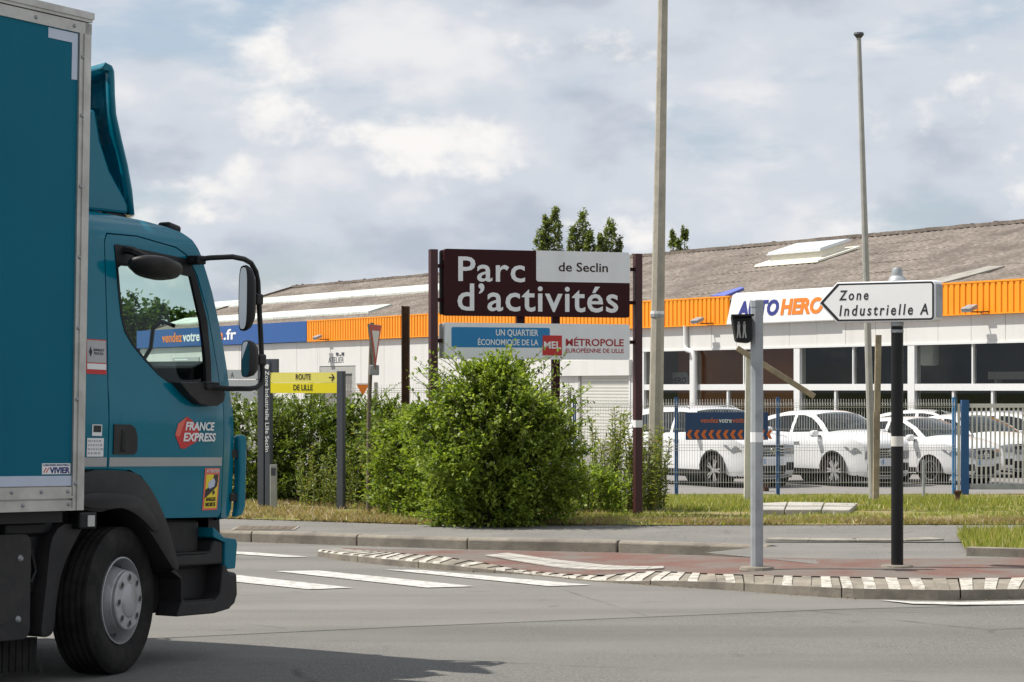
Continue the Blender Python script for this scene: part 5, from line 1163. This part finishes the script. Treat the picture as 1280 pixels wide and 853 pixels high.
# ------------------------------------------------------------ plants
def unit(v): return v/np.maximum(1e-9, np.linalg.norm(v, axis=1, keepdims=True))
def leaf_quads(P, D, size, asp=.55, flop=.5):
    """leaves at P pointing along D (both n x 3)"""
    n = len(P); D = unit(D + RNG.normal(0, flop, (n, 3))); s_ = size*RNG.uniform(.6, 1.25, (n, 1))
    U = unit(np.cross(D, unit(RNG.normal(0, .35, (n, 3)) + np.array([0, 0, 1.0])))); Nn = np.cross(U, D)
    V = np.zeros((n, 4, 3)); V[:, 0] = P; V[:, 1] = P + D*s_*.5 + U*s_*asp*.5 + Nn*s_*.06; V[:, 2] = P + D*s_ - Nn*s_*.08; V[:, 3] = P + D*s_*.5 - U*s_*asp*.5 + Nn*s_*.06
    return V.reshape(-1, 3)
def shrub(name, loc, rx, ry, h, nclump, nleaf, size, leaf, label, group=None, squash=1.0, shoots=0, low=.0, cat='shrub', asp=.6, lump=.16):
    root = empty(name, loc, 0, label, cat, group); Ps, Ds = [], []; ph = RNG.uniform(0, 6.28, 6)
    stems = MB()
    for i in range(nclump):
        th = RNG.uniform(0, 2*math.pi); zf_ = RNG.uniform(low, 1.0)**.9; skip = math.sin(4.2*th + ph[4] + 3*math.sin(7*zf_ + ph[5])) + math.sin(13*zf_ + 2.5*math.sin(3*th + ph[2]))
        prof = math.sqrt(max(0.02, 1 - abs((zf_ - .36)/.66)**2.3)) if zf_ > .36 else (.80 + .2*zf_/.36)
        lobes = 1 + lump*math.sin(3*th + ph[0] + 4*zf_) + lump*.8*math.sin(5*th + ph[1] - 7*zf_) + lump*.5*math.sin(9*zf_ + ph[2] + 2*th)
        rr = prof*lobes*RNG.uniform(.12, 1.0)**.5*(.80 if skip < -.5 else 1.0)
        c = np.array([rx*rr*math.cos(th), ry*rr*math.sin(th), h*zf_*(.93 + .1*math.sin(2*th + ph[3]))])
        out = np.array([math.cos(th)*.8, math.sin(th)*.8, .25 + .9*zf_]); out /= np.linalg.norm(out)
        if i % 9 == 0: stems.tube([(c[0]*.12, c[1]*.12, -.05), (c[0]*.5, c[1]*.5, c[2]*.55), tuple(c)], [.016, .011, .004], 5)
        nt = max(2, nleaf//9); tw = unit(out + RNG.normal(0, .55, (nt, 3))); ln = RNG.uniform(.10, .30, nt)*(.6 + .5*rx)
        for k in range(nt):
            m_ = 9; f_ = np.linspace(.05, 1, m_)[:, None]; p = c + tw[k]*ln[k]*f_ + np.array([0, 0, -.05])*f_**2 + RNG.normal(0, .012, (m_, 3))
            Ps.append(p); Ds.append(np.repeat(tw[k][None], m_, 0) + RNG.normal(0, .7, (m_, 3)))
    for i in range(shoots):
        th = RNG.uniform(0, 2*math.pi); zf_ = RNG.uniform(.45, 1); r_ = math.sqrt(max(.03, 1 - abs((zf_ - .36)/.66)**2.3))*.9
        c = np.array([rx*r_*math.cos(th), ry*r_*math.sin(th), h*zf_]); d = np.array([math.cos(th)*.7, math.sin(th)*.7, RNG.uniform(.5, 1.4)]); d /= np.linalg.norm(d); ln = RNG.uniform(.2, .55)
        m_ = 16; f_ = np.linspace(0, 1, m_)[:, None]; p = c + d*ln*f_ + np.array([math.cos(th)*.1, math.sin(th)*.1, -.06])*f_**2
        Ps.append(p); Ds.append(np.repeat(d[None], m_, 0)*.5 + RNG.normal(0, .8, (m_, 3))); stems.tube([tuple(p[0]), tuple(p[8]), tuple(p[-1])], [.006, .004, .002], 4)
    P = np.concatenate(Ps); D = np.concatenate(Ds); P[:, 2] = np.maximum(P[:, 2], .02)
    c = link('crown', fast_mesh('crown', leaf_quads(P, D, size, asp), 4), M[leaf], root); c['kind'] = 'stuff'
    stems.build('stem', M['bark'], root); return root
shrub('round_shrub', G(622, 655, .13), .90, .74, 1.82, 500, 118, .06, 'leaf_bush', 'large bright green shrub bulging over the pavement before the sign', shoots=170, lump=.2)
shrub('leafy_shrub', at(515, 30.1, .13), .50, .5, 1.25, 230, 60, .06, 'leaf_bush', 'medium shrub between the give way pole and the large shrub', shoots=26)
shrub('leafy_shrub', at(560, 28.9, .13), .56, .5, 1.3, 140, 56, .06, 'leaf_bush', 'shrub mostly hidden behind the left side of the large shrub', shoots=10)
hd_ = [(232, 34.3, .95, 1.44, 'hedge shrub at the far left, hidden behind the truck cab'), (318, 34.1, .80, 1.43, 'hedge shrub right behind the anthracite sign posts'), (385, 33.9, .78, 1.46, 'hedge shrub below the yellow Route de Lille panels'), (450, 33.7, .70, 1.38, 'hedge shrub behind the give way pole'), (490, 33.0, .55, 1.32, 'hedge shrub in front of the rusty steel post')]
for px, d, rx, h, lab in hd_: shrub('hedge_shrub', at(px, d, .1), rx, .7, h, 260, 60, .062, 'leaf_hedge', lab, 'hedge along the fence', shoots=14, asp=.5, lump=.1)
shrub('low_shrub', at(735, 30.6, .1), .55, .5, .55, 110, 50, .055, 'leaf_bush', 'low green undergrowth at the right foot of the large shrub', shoots=6)
def weeds(name, loc, n, rad, h, label, size=.085):
    root = empty(name, loc, 0, label, 'plant'); Ps, Ds = [], []; stems = MB()
    for i in range(n):
        a, r_ = RNG.uniform(0, 6.28), rad*math.sqrt(RNG.uniform(0, 1)); b0 = np.array([r_*math.cos(a), r_*math.sin(a), -.03]); hh = h*RNG.uniform(.55, 1.0); tip = b0 + np.array([RNG.normal(0, .10), RNG.normal(0, .10), hh]); mid = (b0 + tip)/2 + RNG.normal(0, .03, 3)
        stems.tube([tuple(b0), tuple(mid), tuple(tip)], [.009, .007, .003], 5); m_ = int(38*hh); f_ = np.linspace(.1, 1, m_)[:, None]; p = b0*(1-f_)**2 + 2*f_*(1-f_)*mid + f_**2*tip
        w = np.arange(m_)*2.4 + a; d = np.stack([np.cos(w), np.sin(w), .45*np.ones(m_)], 1); Ps.append(np.repeat(p, 2, 0)); Ds.append(np.repeat(d, 2, 0)*np.tile([[1], [1]], (m_, 3)) + RNG.normal(0, .35, (2*m_, 3)))
    P, D = np.concatenate(Ps), np.concatenate(Ds); c = link('leaves', fast_mesh('leaves', leaf_quads(P, D, size, .3, .2), 4), M['leaf_weed'], root); c['kind'] = 'stuff'; stems.build('stem', M['green_stem'], root); return root
weeds('tall_weeds', at(775, 31.4, .1), 34, .33, 1.40, 'tall leafy weeds left of the right brown sign post')
weeds('tall_weeds', at(815, 30.9, .12), 18, .16, 1.18, 'tall leafy weeds growing round the foot of the lamp post')
weeds('tall_weeds', at(745, 31.8, .1), 10, .2, 1.25, 'sparse tall weeds at the right edge of the large shrub', .07)
weeds('tall_weeds', at(478, 31.6, .12), 30, .25, 1.25, 'tall weeds just right of the give way pole', .08)
weeds('tall_weeds', at(410, 32.6, .12), 30, .5, .9, 'weeds at the hedge foot left of the right anthracite post', .07)

def tree(name, base, spires, size, nleaf, leaf, label, group=None, cat='tree', spread=1.0):
    """spires: (dx, dy, top height, start height, radius)"""
    root = empty(name, base, 0, label, cat, group); Ps, Ds = [], []; tk = MB(); hmax = max(s_[2] for s_ in spires)
    tk.tube([(0, 0, -.3), (.05, 0, hmax*.3), (.1, .05, hmax*.6)], [.28, .2, .1], 8)
    for dx, dy, top, start, rad in spires:
        tk.tube([(0, 0, start*.6), (dx*.6, dy*.6, start + (top-start)*.3), (dx, dy, top*.96)], [.12, .08, .02], 6)
        nc = max(12, int(nleaf/26))
        for i in range(nc):
            f_ = RNG.uniform(0, 1)**.85; z = start + (top - start)*f_; r_ = rad*(.25 + .75*math.sin(math.pi*min(1, (1-f_)*.9 + .08))**.7)*(1 if f_ < .92 else .5); a = RNG.uniform(0, 6.28); q = r_*RNG.uniform(.3, 1)**.5*(1 + .25*math.sin(5*a + 9*f_))
            c = np.array([dx*(.5 + .5*f_) + q*math.cos(a), dy*(.5+.5*f_) + q*math.sin(a), z]); m_ = 26
            Ps.append(c + RNG.normal(0, 1, (m_, 3))*np.array([.16, .16, .26])*rad*spread); Ds.append(RNG.normal(0, .6, (m_, 3)) + np.array([math.cos(a)*.5, math.sin(a)*.5, .5]))
    P, D = np.concatenate(Ps), np.concatenate(Ds); c = link('crown', fast_mesh('crown', leaf_quads(P, D, size, .8), 4), M[leaf], root); c['kind'] = 'stuff'
    tk.build('trunk', M['bark'], root, smooth=True); return root
DT = 175.0; kT = DT/FPX
def spire(px, top, w, cx, start=5): return ((px - cx)*kT, RNG.uniform(-.5, .5), zat(top, DT) + .6, start, w*kT)
tree('poplar_tree', at(687, DT, -.6), [spire(674, 290, 9, 687), spire(682, 271, 6, 687), spire(694, 261, 9.5, 687)], .20, 4200, 'leaf_poplar', 'poplar top split in three spires, leftmost above the sign', 'poplars behind the building')
tree('poplar_tree', at(726, DT + 4, -.6), [spire(716, 281, 9, 726), spire(729, 257, 9.5, 726), spire(738, 288, 8, 726)], .20, 4200, 'leaf_poplar', 'tallest poplar, middle one above the sign', 'poplars behind the building')
tree('poplar_tree', at(763, DT + 8, -.6), [spire(750, 287, 7, 763), spire(764, 267, 11, 763), spire(775, 288, 7, 763)], .20, 4200, 'leaf_poplar', 'poplar with broad top just left of the lamp post', 'poplars behind the building')
tree('poplar_tree', at(850, DT + 6, -.6), [spire(841, 284, 7, 850), spire(856, 281, 8, 850), spire(848, 296, 8, 850)], .20, 2600, 'leaf_poplar', 'small twin topped poplar just right of the lamp post', 'poplars behind the building')
DT2 = 210.0; k2 = DT2/FPX
for px, top, w, lab in ((130, 372, 34, 'broad tree hidden behind the truck cab'), (168, 374, 30, 'rounded green tree seen through the truck window at its left'), (203, 384, 26, 'lower green tree seen through the truck window at its middle'), (236, 396, 20, 'small distant tree beyond the blue fascia end')):
    hT = zat(top, DT2) + .6
    tree('roadside_tree', at(px, DT2, -.6), [(0, 0, hT, hT*.2, w*k2), (w*k2*.5, .5, hT*.85, hT*.2, w*k2*.7), (-w*k2*.5, -.5, hT*.8, hT*.15, w*k2*.7)], .5, 2200, 'leaf_tree', lab, 'trees beyond the building', spread=.8)

# ------------------------------------------------------------ parked cars
def car(kind, loc, rz, label, Lf=4.45, Hf=1.65, W=.92, wr=.345, spokes=5, group='white cars parked behind the fence'):
    root = empty('parked_car', loc, rz, label, 'car', group)
    sx, sz = Lf/4.45, Hf/1.67; fx, rx = 1.33*sx, -1.33*sx; wb = .03
    def X(p): return (p[0]*sx, p[1]*sz)
    Yb = lambda x, z: W - .27*max(0, (z/sz - .98)/.68)**1.25 - .30*max(0, (x/sx - 1.35)/.87)**2.2 - .16*max(0, (-x/sx - 1.5)/.75)**2 - .05*max(0, (.5 - z/sz)/.3)**2
    if kind == 'suv':
        top = [(2.17, .62), (2.16, .80), (2.08, .93), (1.95, 1.0), (1.6, 1.06), (1.05, 1.13)]; ws_ = [(1.05, 1.13), (.75, 1.37), (.42, 1.575)]; rf = [(.42, 1.575), (.1, 1.64), (-.6, 1.665), (-1.3, 1.63), (-1.75, 1.57)]; rw = [(-1.75, 1.57), (-2.08, 1.12)]
        w1 = [(.88, 1.16), (.66, 1.34), (.40, 1.51), (.1, 1.565), (-.17, 1.57), (-.15, 1.12)]; w2 = [(-.24, 1.12), (-.25, 1.57), (-.9, 1.55), (-1.45, 1.49), (-1.72, 1.38), (-1.8, 1.19), (-1.0, 1.11)]
    elif kind == 'crossover':
        top = [(2.16, .60), (2.17, .82), (2.10, .98), (1.9, 1.07), (1.5, 1.15), (1.05, 1.20)]; ws_ = [(1.05, 1.20), (.75, 1.41), (.38, 1.585)]; rf = [(.38, 1.585), (.0, 1.66), (-.6, 1.66), (-1.2, 1.57), (-1.75, 1.42)]; rw = [(-1.75, 1.42), (-2.1, 1.12)]
        w1 = [(.90, 1.22), (.66, 1.38), (.36, 1.52), (.05, 1.585), (-.2, 1.585), (-.2, 1.19)]; w2 = [(-.3, 1.19), (-.3, 1.585), (-.75, 1.56), (-1.2, 1.47), (-1.5, 1.36), (-1.3, 1.22)]
    else:
        top = [(2.18, .60), (2.17, .78), (2.05, .93), (1.8, 1.03), (1.45, 1.11), (1.1, 1.18)]; ws_ = [(1.1, 1.18), (.72, 1.42), (.28, 1.60)]; rf = [(.28, 1.60), (-.1, 1.66), (-.6, 1.66), (-1.2, 1.58), (-1.7, 1.45)]; rw = [(-1.7, 1.45), (-2.1, 1.18)]
        w1 = [(.92, 1.20), (.62, 1.40), (.28, 1.54), (.0, 1.585), (-.17, 1.585), (-.17, 1.18)]; w2 = [(-.27, 1.18), (-.27, 1.585), (-.8, 1.56), (-1.3, 1.46), (-1.6, 1.32), (-1.4, 1.21)]
    top, ws_, rf, rw, w1, w2 = [[X(p) for p in l] for l in (top, ws_, rf, rw, w1, w2)]
    rear = [rw[-1]] + [X(p) for p in ((-2.17, .95), (-2.2, .6), (-2.12, .33))]; nose = [X(p) for p in ((2.08, .24), (2.19, .36), (2.2, .5))] + [top[0]]
    def arch(cx, r):
        return [(cx + r*math.cos(a), wr + r*math.sin(a)) for a in [math.asin(max(-1, (.25 - wr)/r))*0 + R(d) for d in (-8, 15, 40, 65, 90, 115, 140, 165, 188)]]
    ra = wr*1.17; zb = .27
    bottom = [(rear[-1][0], .33)] + [(p[0], max(p[1], zb)) for p in reversed(arch(rx, ra))] + [(rx + ra + .05, zb), (fx - ra - .05, zb)] + [(p[0], max(p[1], zb)) for p in reversed(arch(fx, ra))] + [(fx + ra + .06, .25)]
    outer = nose + top[1:] + ws_[1:] + rf[1:] + rw[1:] + rear[1:-1] + bottom
    for sd in (-1, 1):
        bs = plate('body_side', outer, [w1, w2], Yb, sd, M['car_white'], root, .03, .16)
        for w in (w1, w2): plate('side_window', w, [], lambda x, z: Yb(x, z) - .012, sd, M['car_glass'], bs, 0, .3)
        plate('sill_trim', [(rx + ra + .02, zb - .02), (fx - ra - .02, zb - .02), (fx - ra - .02, zb + .10), (rx + ra + .02, zb + .10)], [], lambda x, z: Yb(x, z) + .004, sd, M['plastic'], bs, .02, .4)
        plate('door_seam', [(-.205*sx, .42), (-.195*sx, .42), (-.19*sx, 1.1*sz), (-.20*sx, 1.1*sz)], [], lambda x, z: Yb(x, z) + .002, sd, M['ink'], bs, 0, .3)
        plate('door_seam', [(.93*sx, .45), (.94*sx, .45), (.97*sx, 1.05*sz), (.96*sx, 1.05*sz)], [], lambda x, z: Yb(x, z) + .002, sd, M['ink'], bs, 0, .3)
        for xx in (.02, -.9): b = MB(); y_ = sd*(Yb(xx*sx, .98*sz) + .02); b.box((xx*sx, y_, .985*sz), (.2, .035, .035)); b.build('door_handle', M['car_white'], bs, bevel=.012)
        b = MB(); b.lathe([(ra*1.0, 0), (ra*1.0, .34), (0, .34)], 20, 'y'); 
        for cx in (rx, fx):
            q = MB(); q.lathe([(ra*1.0, 0), (ra*1.0, .30), (0.01, .30)], 24, 'y'); o = q.build('wheel_well', M['black'], root); o.location = (cx, sd*(W - .03), wr); o.rotation_euler = (0, 0, 0 if sd < 0 else math.pi)
            lip = [(cx + p[0]*0 + (p[0]-cx)*1.0, p[1]) for p in arch(cx, ra*1.09)]; ins_ = [p for p in arch(cx, ra*.99)]
            if kind != 'hatch': plate('arch_trim', lip + list(reversed(ins_)), [], lambda x, z: Yb(min(max(x, -1.6*sx), 1.5*sx), z) + .008, sd, M['plastic'], bs, .03, 0)
            w_ = empty('wheel', (cx, sd*(W - .14), wr), 0 if sd < 0 else math.pi); w_.parent = root
            q = MB(); q.lathe([(wr*.66, .09), (wr*.9, .105), (wr, .08), (wr, -.08), (wr*.97, -.1), (wr*.85, -.11), (wr*.70, -.10), (wr*.68, -.085)], 32, 'y'); q.build('tyre', M['rubber'], w_, smooth=True)
            q = MB(); q.lathe([(wr*.70, -.10), (wr*.665, -.10), (wr*.64, -.05), (wr*.6, .05), (0, .06)], 32, 'y'); q.build('rim_barrel', M['steel'] if kind == 'hatch' else M['black'], w_, smooth=True)
            q = MB(); ns = spokes
            for i in range(ns*2):
                a = 2*math.pi*(i//2)/ns + (.16 if i % 2 else -.16); ca, sa = math.cos(a), math.sin(a); r0, r1, hw_ = wr*.12, wr*.665, wr*.05
                q.prism([(ca*r0 - sa*hw_, sa*r0 + ca*hw_), (ca*r1 - sa*hw_*1.1, sa*r1 + ca*hw_*1.1), (ca*r1 + sa*hw_*1.1, sa*r1 - ca*hw_*1.1), (ca*r0 + sa*hw_, sa*r0 - ca*hw_)], -.098, -.06, 'y')
            q.lathe([(0, -.102), (wr*.14, -.1), (wr*.17, -.08), (wr*.17, -.06)], 16, 'y'); q.build('spokes', M['chrome'] if kind != 'crossover' else M['rim'], w_)
        # mirror
        b = MB(); b.box((.82*sx, sd*(W + .10), 1.17*sz), (.14, .2, .15)); b.build('door_mirror', M['car_white'], root, bevel=.05); b = MB(); b.box((.84*sx, sd*(W - .02), 1.12*sz), (.08, .16, .04)); b.build('mirror_stalk', M['black'], root)
    skin('bonnet', top, Yb, M['car_white'], root, .06, 2.6, sub=2, flip=-1); skin('nose', nose, Yb, M['car_white'], root, .10, 2.2, sub=2, flip=-1)
    wsc = skin('windscreen', ws_, Yb, M['car_glass'], root, .07, 2.4, -.93, .93, sub=3, flip=-1)
    for t0, t1 in ((-1, -.93), (.93, 1)): skin('screen_pillar', ws_, Yb, M['car_white'], root, .07, 2.4, t0, t1, sub=3, flip=-1)
    skin('roof', rf, Yb, M['car_white'], root, .03, 3, sub=2, flip=-1); skin('rear_window', rw, Yb, M['car_glass'], root, .05, 2.4, -.88, .88, sub=2, flip=-1)
    for t0, t1 in ((-1, -.88), (.88, 1)): skin('rear_pillar', rw, Yb, M['car_white'], root, .05, 2.4, t0, t1, sub=2, flip=-1)
    skin('tailgate', rear, Yb, M['car_white'], root, .06, 2.4, sub=2, flip=-1)
    b = MB(); b.bx(rear[-1][0] + .1, 2.0*sx, -W + .18, W - .18, .2, .26); b.build('underbody', M['black'], root)
    b = MB(); b.bx(-1.3*sx, .9*sx, -W + .14, W - .14, .55, .62*1); b.bx(.55*sx, .9*sx, -W + .14, W - .14, .62, 1.05*sz); b.prism([(-.1, .6), (.05, .6), (-.12, 1.35*sz), (-.25, 1.32*sz)], -W + .25, W - .25, 'y'); b.build('cabin', M['black'], root)
    # front details on the nose and bonnet profile
    prof = nose + top[1:4]
    def band(z0, z1, n=4):
        zz = [z0 + (z1-z0)*i/n for i in range(n+1)]; xs_ = np.interp(zz, [p[1] for p in prof], [p[0] for p in prof]); return list(zip(xs_, zz))
    z_ = lambda v: v*sz
    for sd in (-1, 1):
        t0, t1 = (.50, 1.0) if sd > 0 else (-1.0, -.50)
        hb = band(z_(.70), z_(.86)) if kind != 'crossover' else band(z_(.62), z_(.80))
        skin('headlight', hb, Yb, M['lens'], root, .10, 2.2, t0, t1, off=.012, flip=-1)
        t0, t1 = (.60, .98) if sd > 0 else (-.98, -.60); skin('lower_vent', band(z_(.36), z_(.52)), Yb, M['black'], root, .10, 2.2, t0, t1, off=.010, flip=-1)
        sgn = [(1.92*sx, z_(.72)), (1.72*sx, z_(.86)), (1.70*sx, z_(.90)), (2.02*sx, z_(.86)), (2.11*sx, z_(.76))]
        plate('headlight_side', sgn, [], lambda x, z: Yb(x, z) + .006, sd, M['lens'], root, .01, 0)
    gr = skin('grille', band(z_(.66), z_(.84)), Yb, M['black'], root, .10, 2.2, -.5, .5, off=.012, flip=-1)
    for k in range(3): zz = z_(.69 + .05*k); skin('grille_bar', band(zz, zz + .012, 1), Yb, M['chrome'], root, .10, 2.2, -.5, .5, off=.022, flip=-1)
    skin('lower_grille', band(z_(.33), z_(.47)), Yb, M['black'], root, .10, 2.2, -.55, .55, off=.010, flip=-1); skin('bumper_strip', band(z_(.28), z_(.31), 1), Yb, M['chrome'], root, .10, 2.2, -.8, .8, off=.016, flip=-1)
    xg = float(np.interp(z_(.75), [p[1] for p in prof], [p[0] for p in prof])) + .10
    b = MB(); b.lathe([(.055, .0), (.062, .012), (.07, .012), (.074, .0)], 20, 'x', (xg + .02, 0, z_(.76))); b.prism([(-.045, z_(.76) + .04), (-.03, z_(.76) + .04), (0, z_(.76) - .04), (.03, z_(.76) + .04), (.045, z_(.76) + .04), (.008, z_(.76) - .055), (-.008, z_(.76) - .055)], xg + .02, xg + .03, 'x'); b.build('badge', M['chrome'], root)
    xg = float(np.interp(z_(.53), [p[1] for p in prof], [p[0] for p in prof])) + .10; b = MB(); b.bx(xg, xg + .02, -.26, .26, z_(.50), z_(.50) + .11); pl = b.build('number_plate', M['plate_white'], root); b = MB(); b.bx(xg + .02, xg + .023, -.26, -.22, z_(.50) + .003, z_(.50) + .107); b.build('plate_band', M['blue_bright'], pl)
    # roof rails
    if kind == 'suv':
        for sd in (-1, 1): b = MB(); b.tube([(.2*sx, sd*(Yb(.2*sx, 1.6*sz) - .03), 1.63*sz), (0, sd*(Yb(0, 1.65*sz) - .03), 1.69*sz), (-1.3*sx, sd*(Yb(-1.2, 1.63*sz) - .03), 1.67*sz), (-1.5*sx, sd*(Yb(-1.4, 1.6*sz) - .03), 1.60*sz)], .014, 6); b.build('roof_rail', M['chrome'], root)
    return root
def place(px, d, rz, fx, W):
    """root so that the near front wheel stands at photo column px and depth d"""
    c, s_ = math.cos(rz), math.sin(rz); w = at(px, d, -.42); return w - Vector((c*fx + s_*W, s_*fx - c*W, 0))
car('suv', place(893, 51.7, R(-58), 1.35, .85), R(-58), 'white SUV with roof rails parked behind the navy banner', 4.49, 1.72, .92, .36, 5)
car('crossover', place(1043, 52.2, R(-57), 1.24, .83), R(-57), 'white crossover with rounded headlights left of the timber post', 4.13, 1.62, .89, .345, 6)
car('hatch', place(1163, 53.2, R(-53), 1.22, .82), R(-53), 'white hatchback right behind the black arrow sign post', 4.1, 1.46, .87, .31, 6)
car('hatch', place(1218, 57.5, R(-62), 1.22, .82), R(-62), 'white hatchback facing out behind the thick blue gate post', 4.1, 1.46, .87, .31, 5)
car('suv', place(1318, 60.0, R(-28), 1.3, .83), R(-28), 'white car behind the gate bars at the right edge', 4.4, 1.52, .9, .32, 5)
car('hatch', at(1165, 68.5, -.42), R(-30), 'pale car roof showing against the shop window behind the hatchback', 4.2, 1.5, .88, .31, 5)
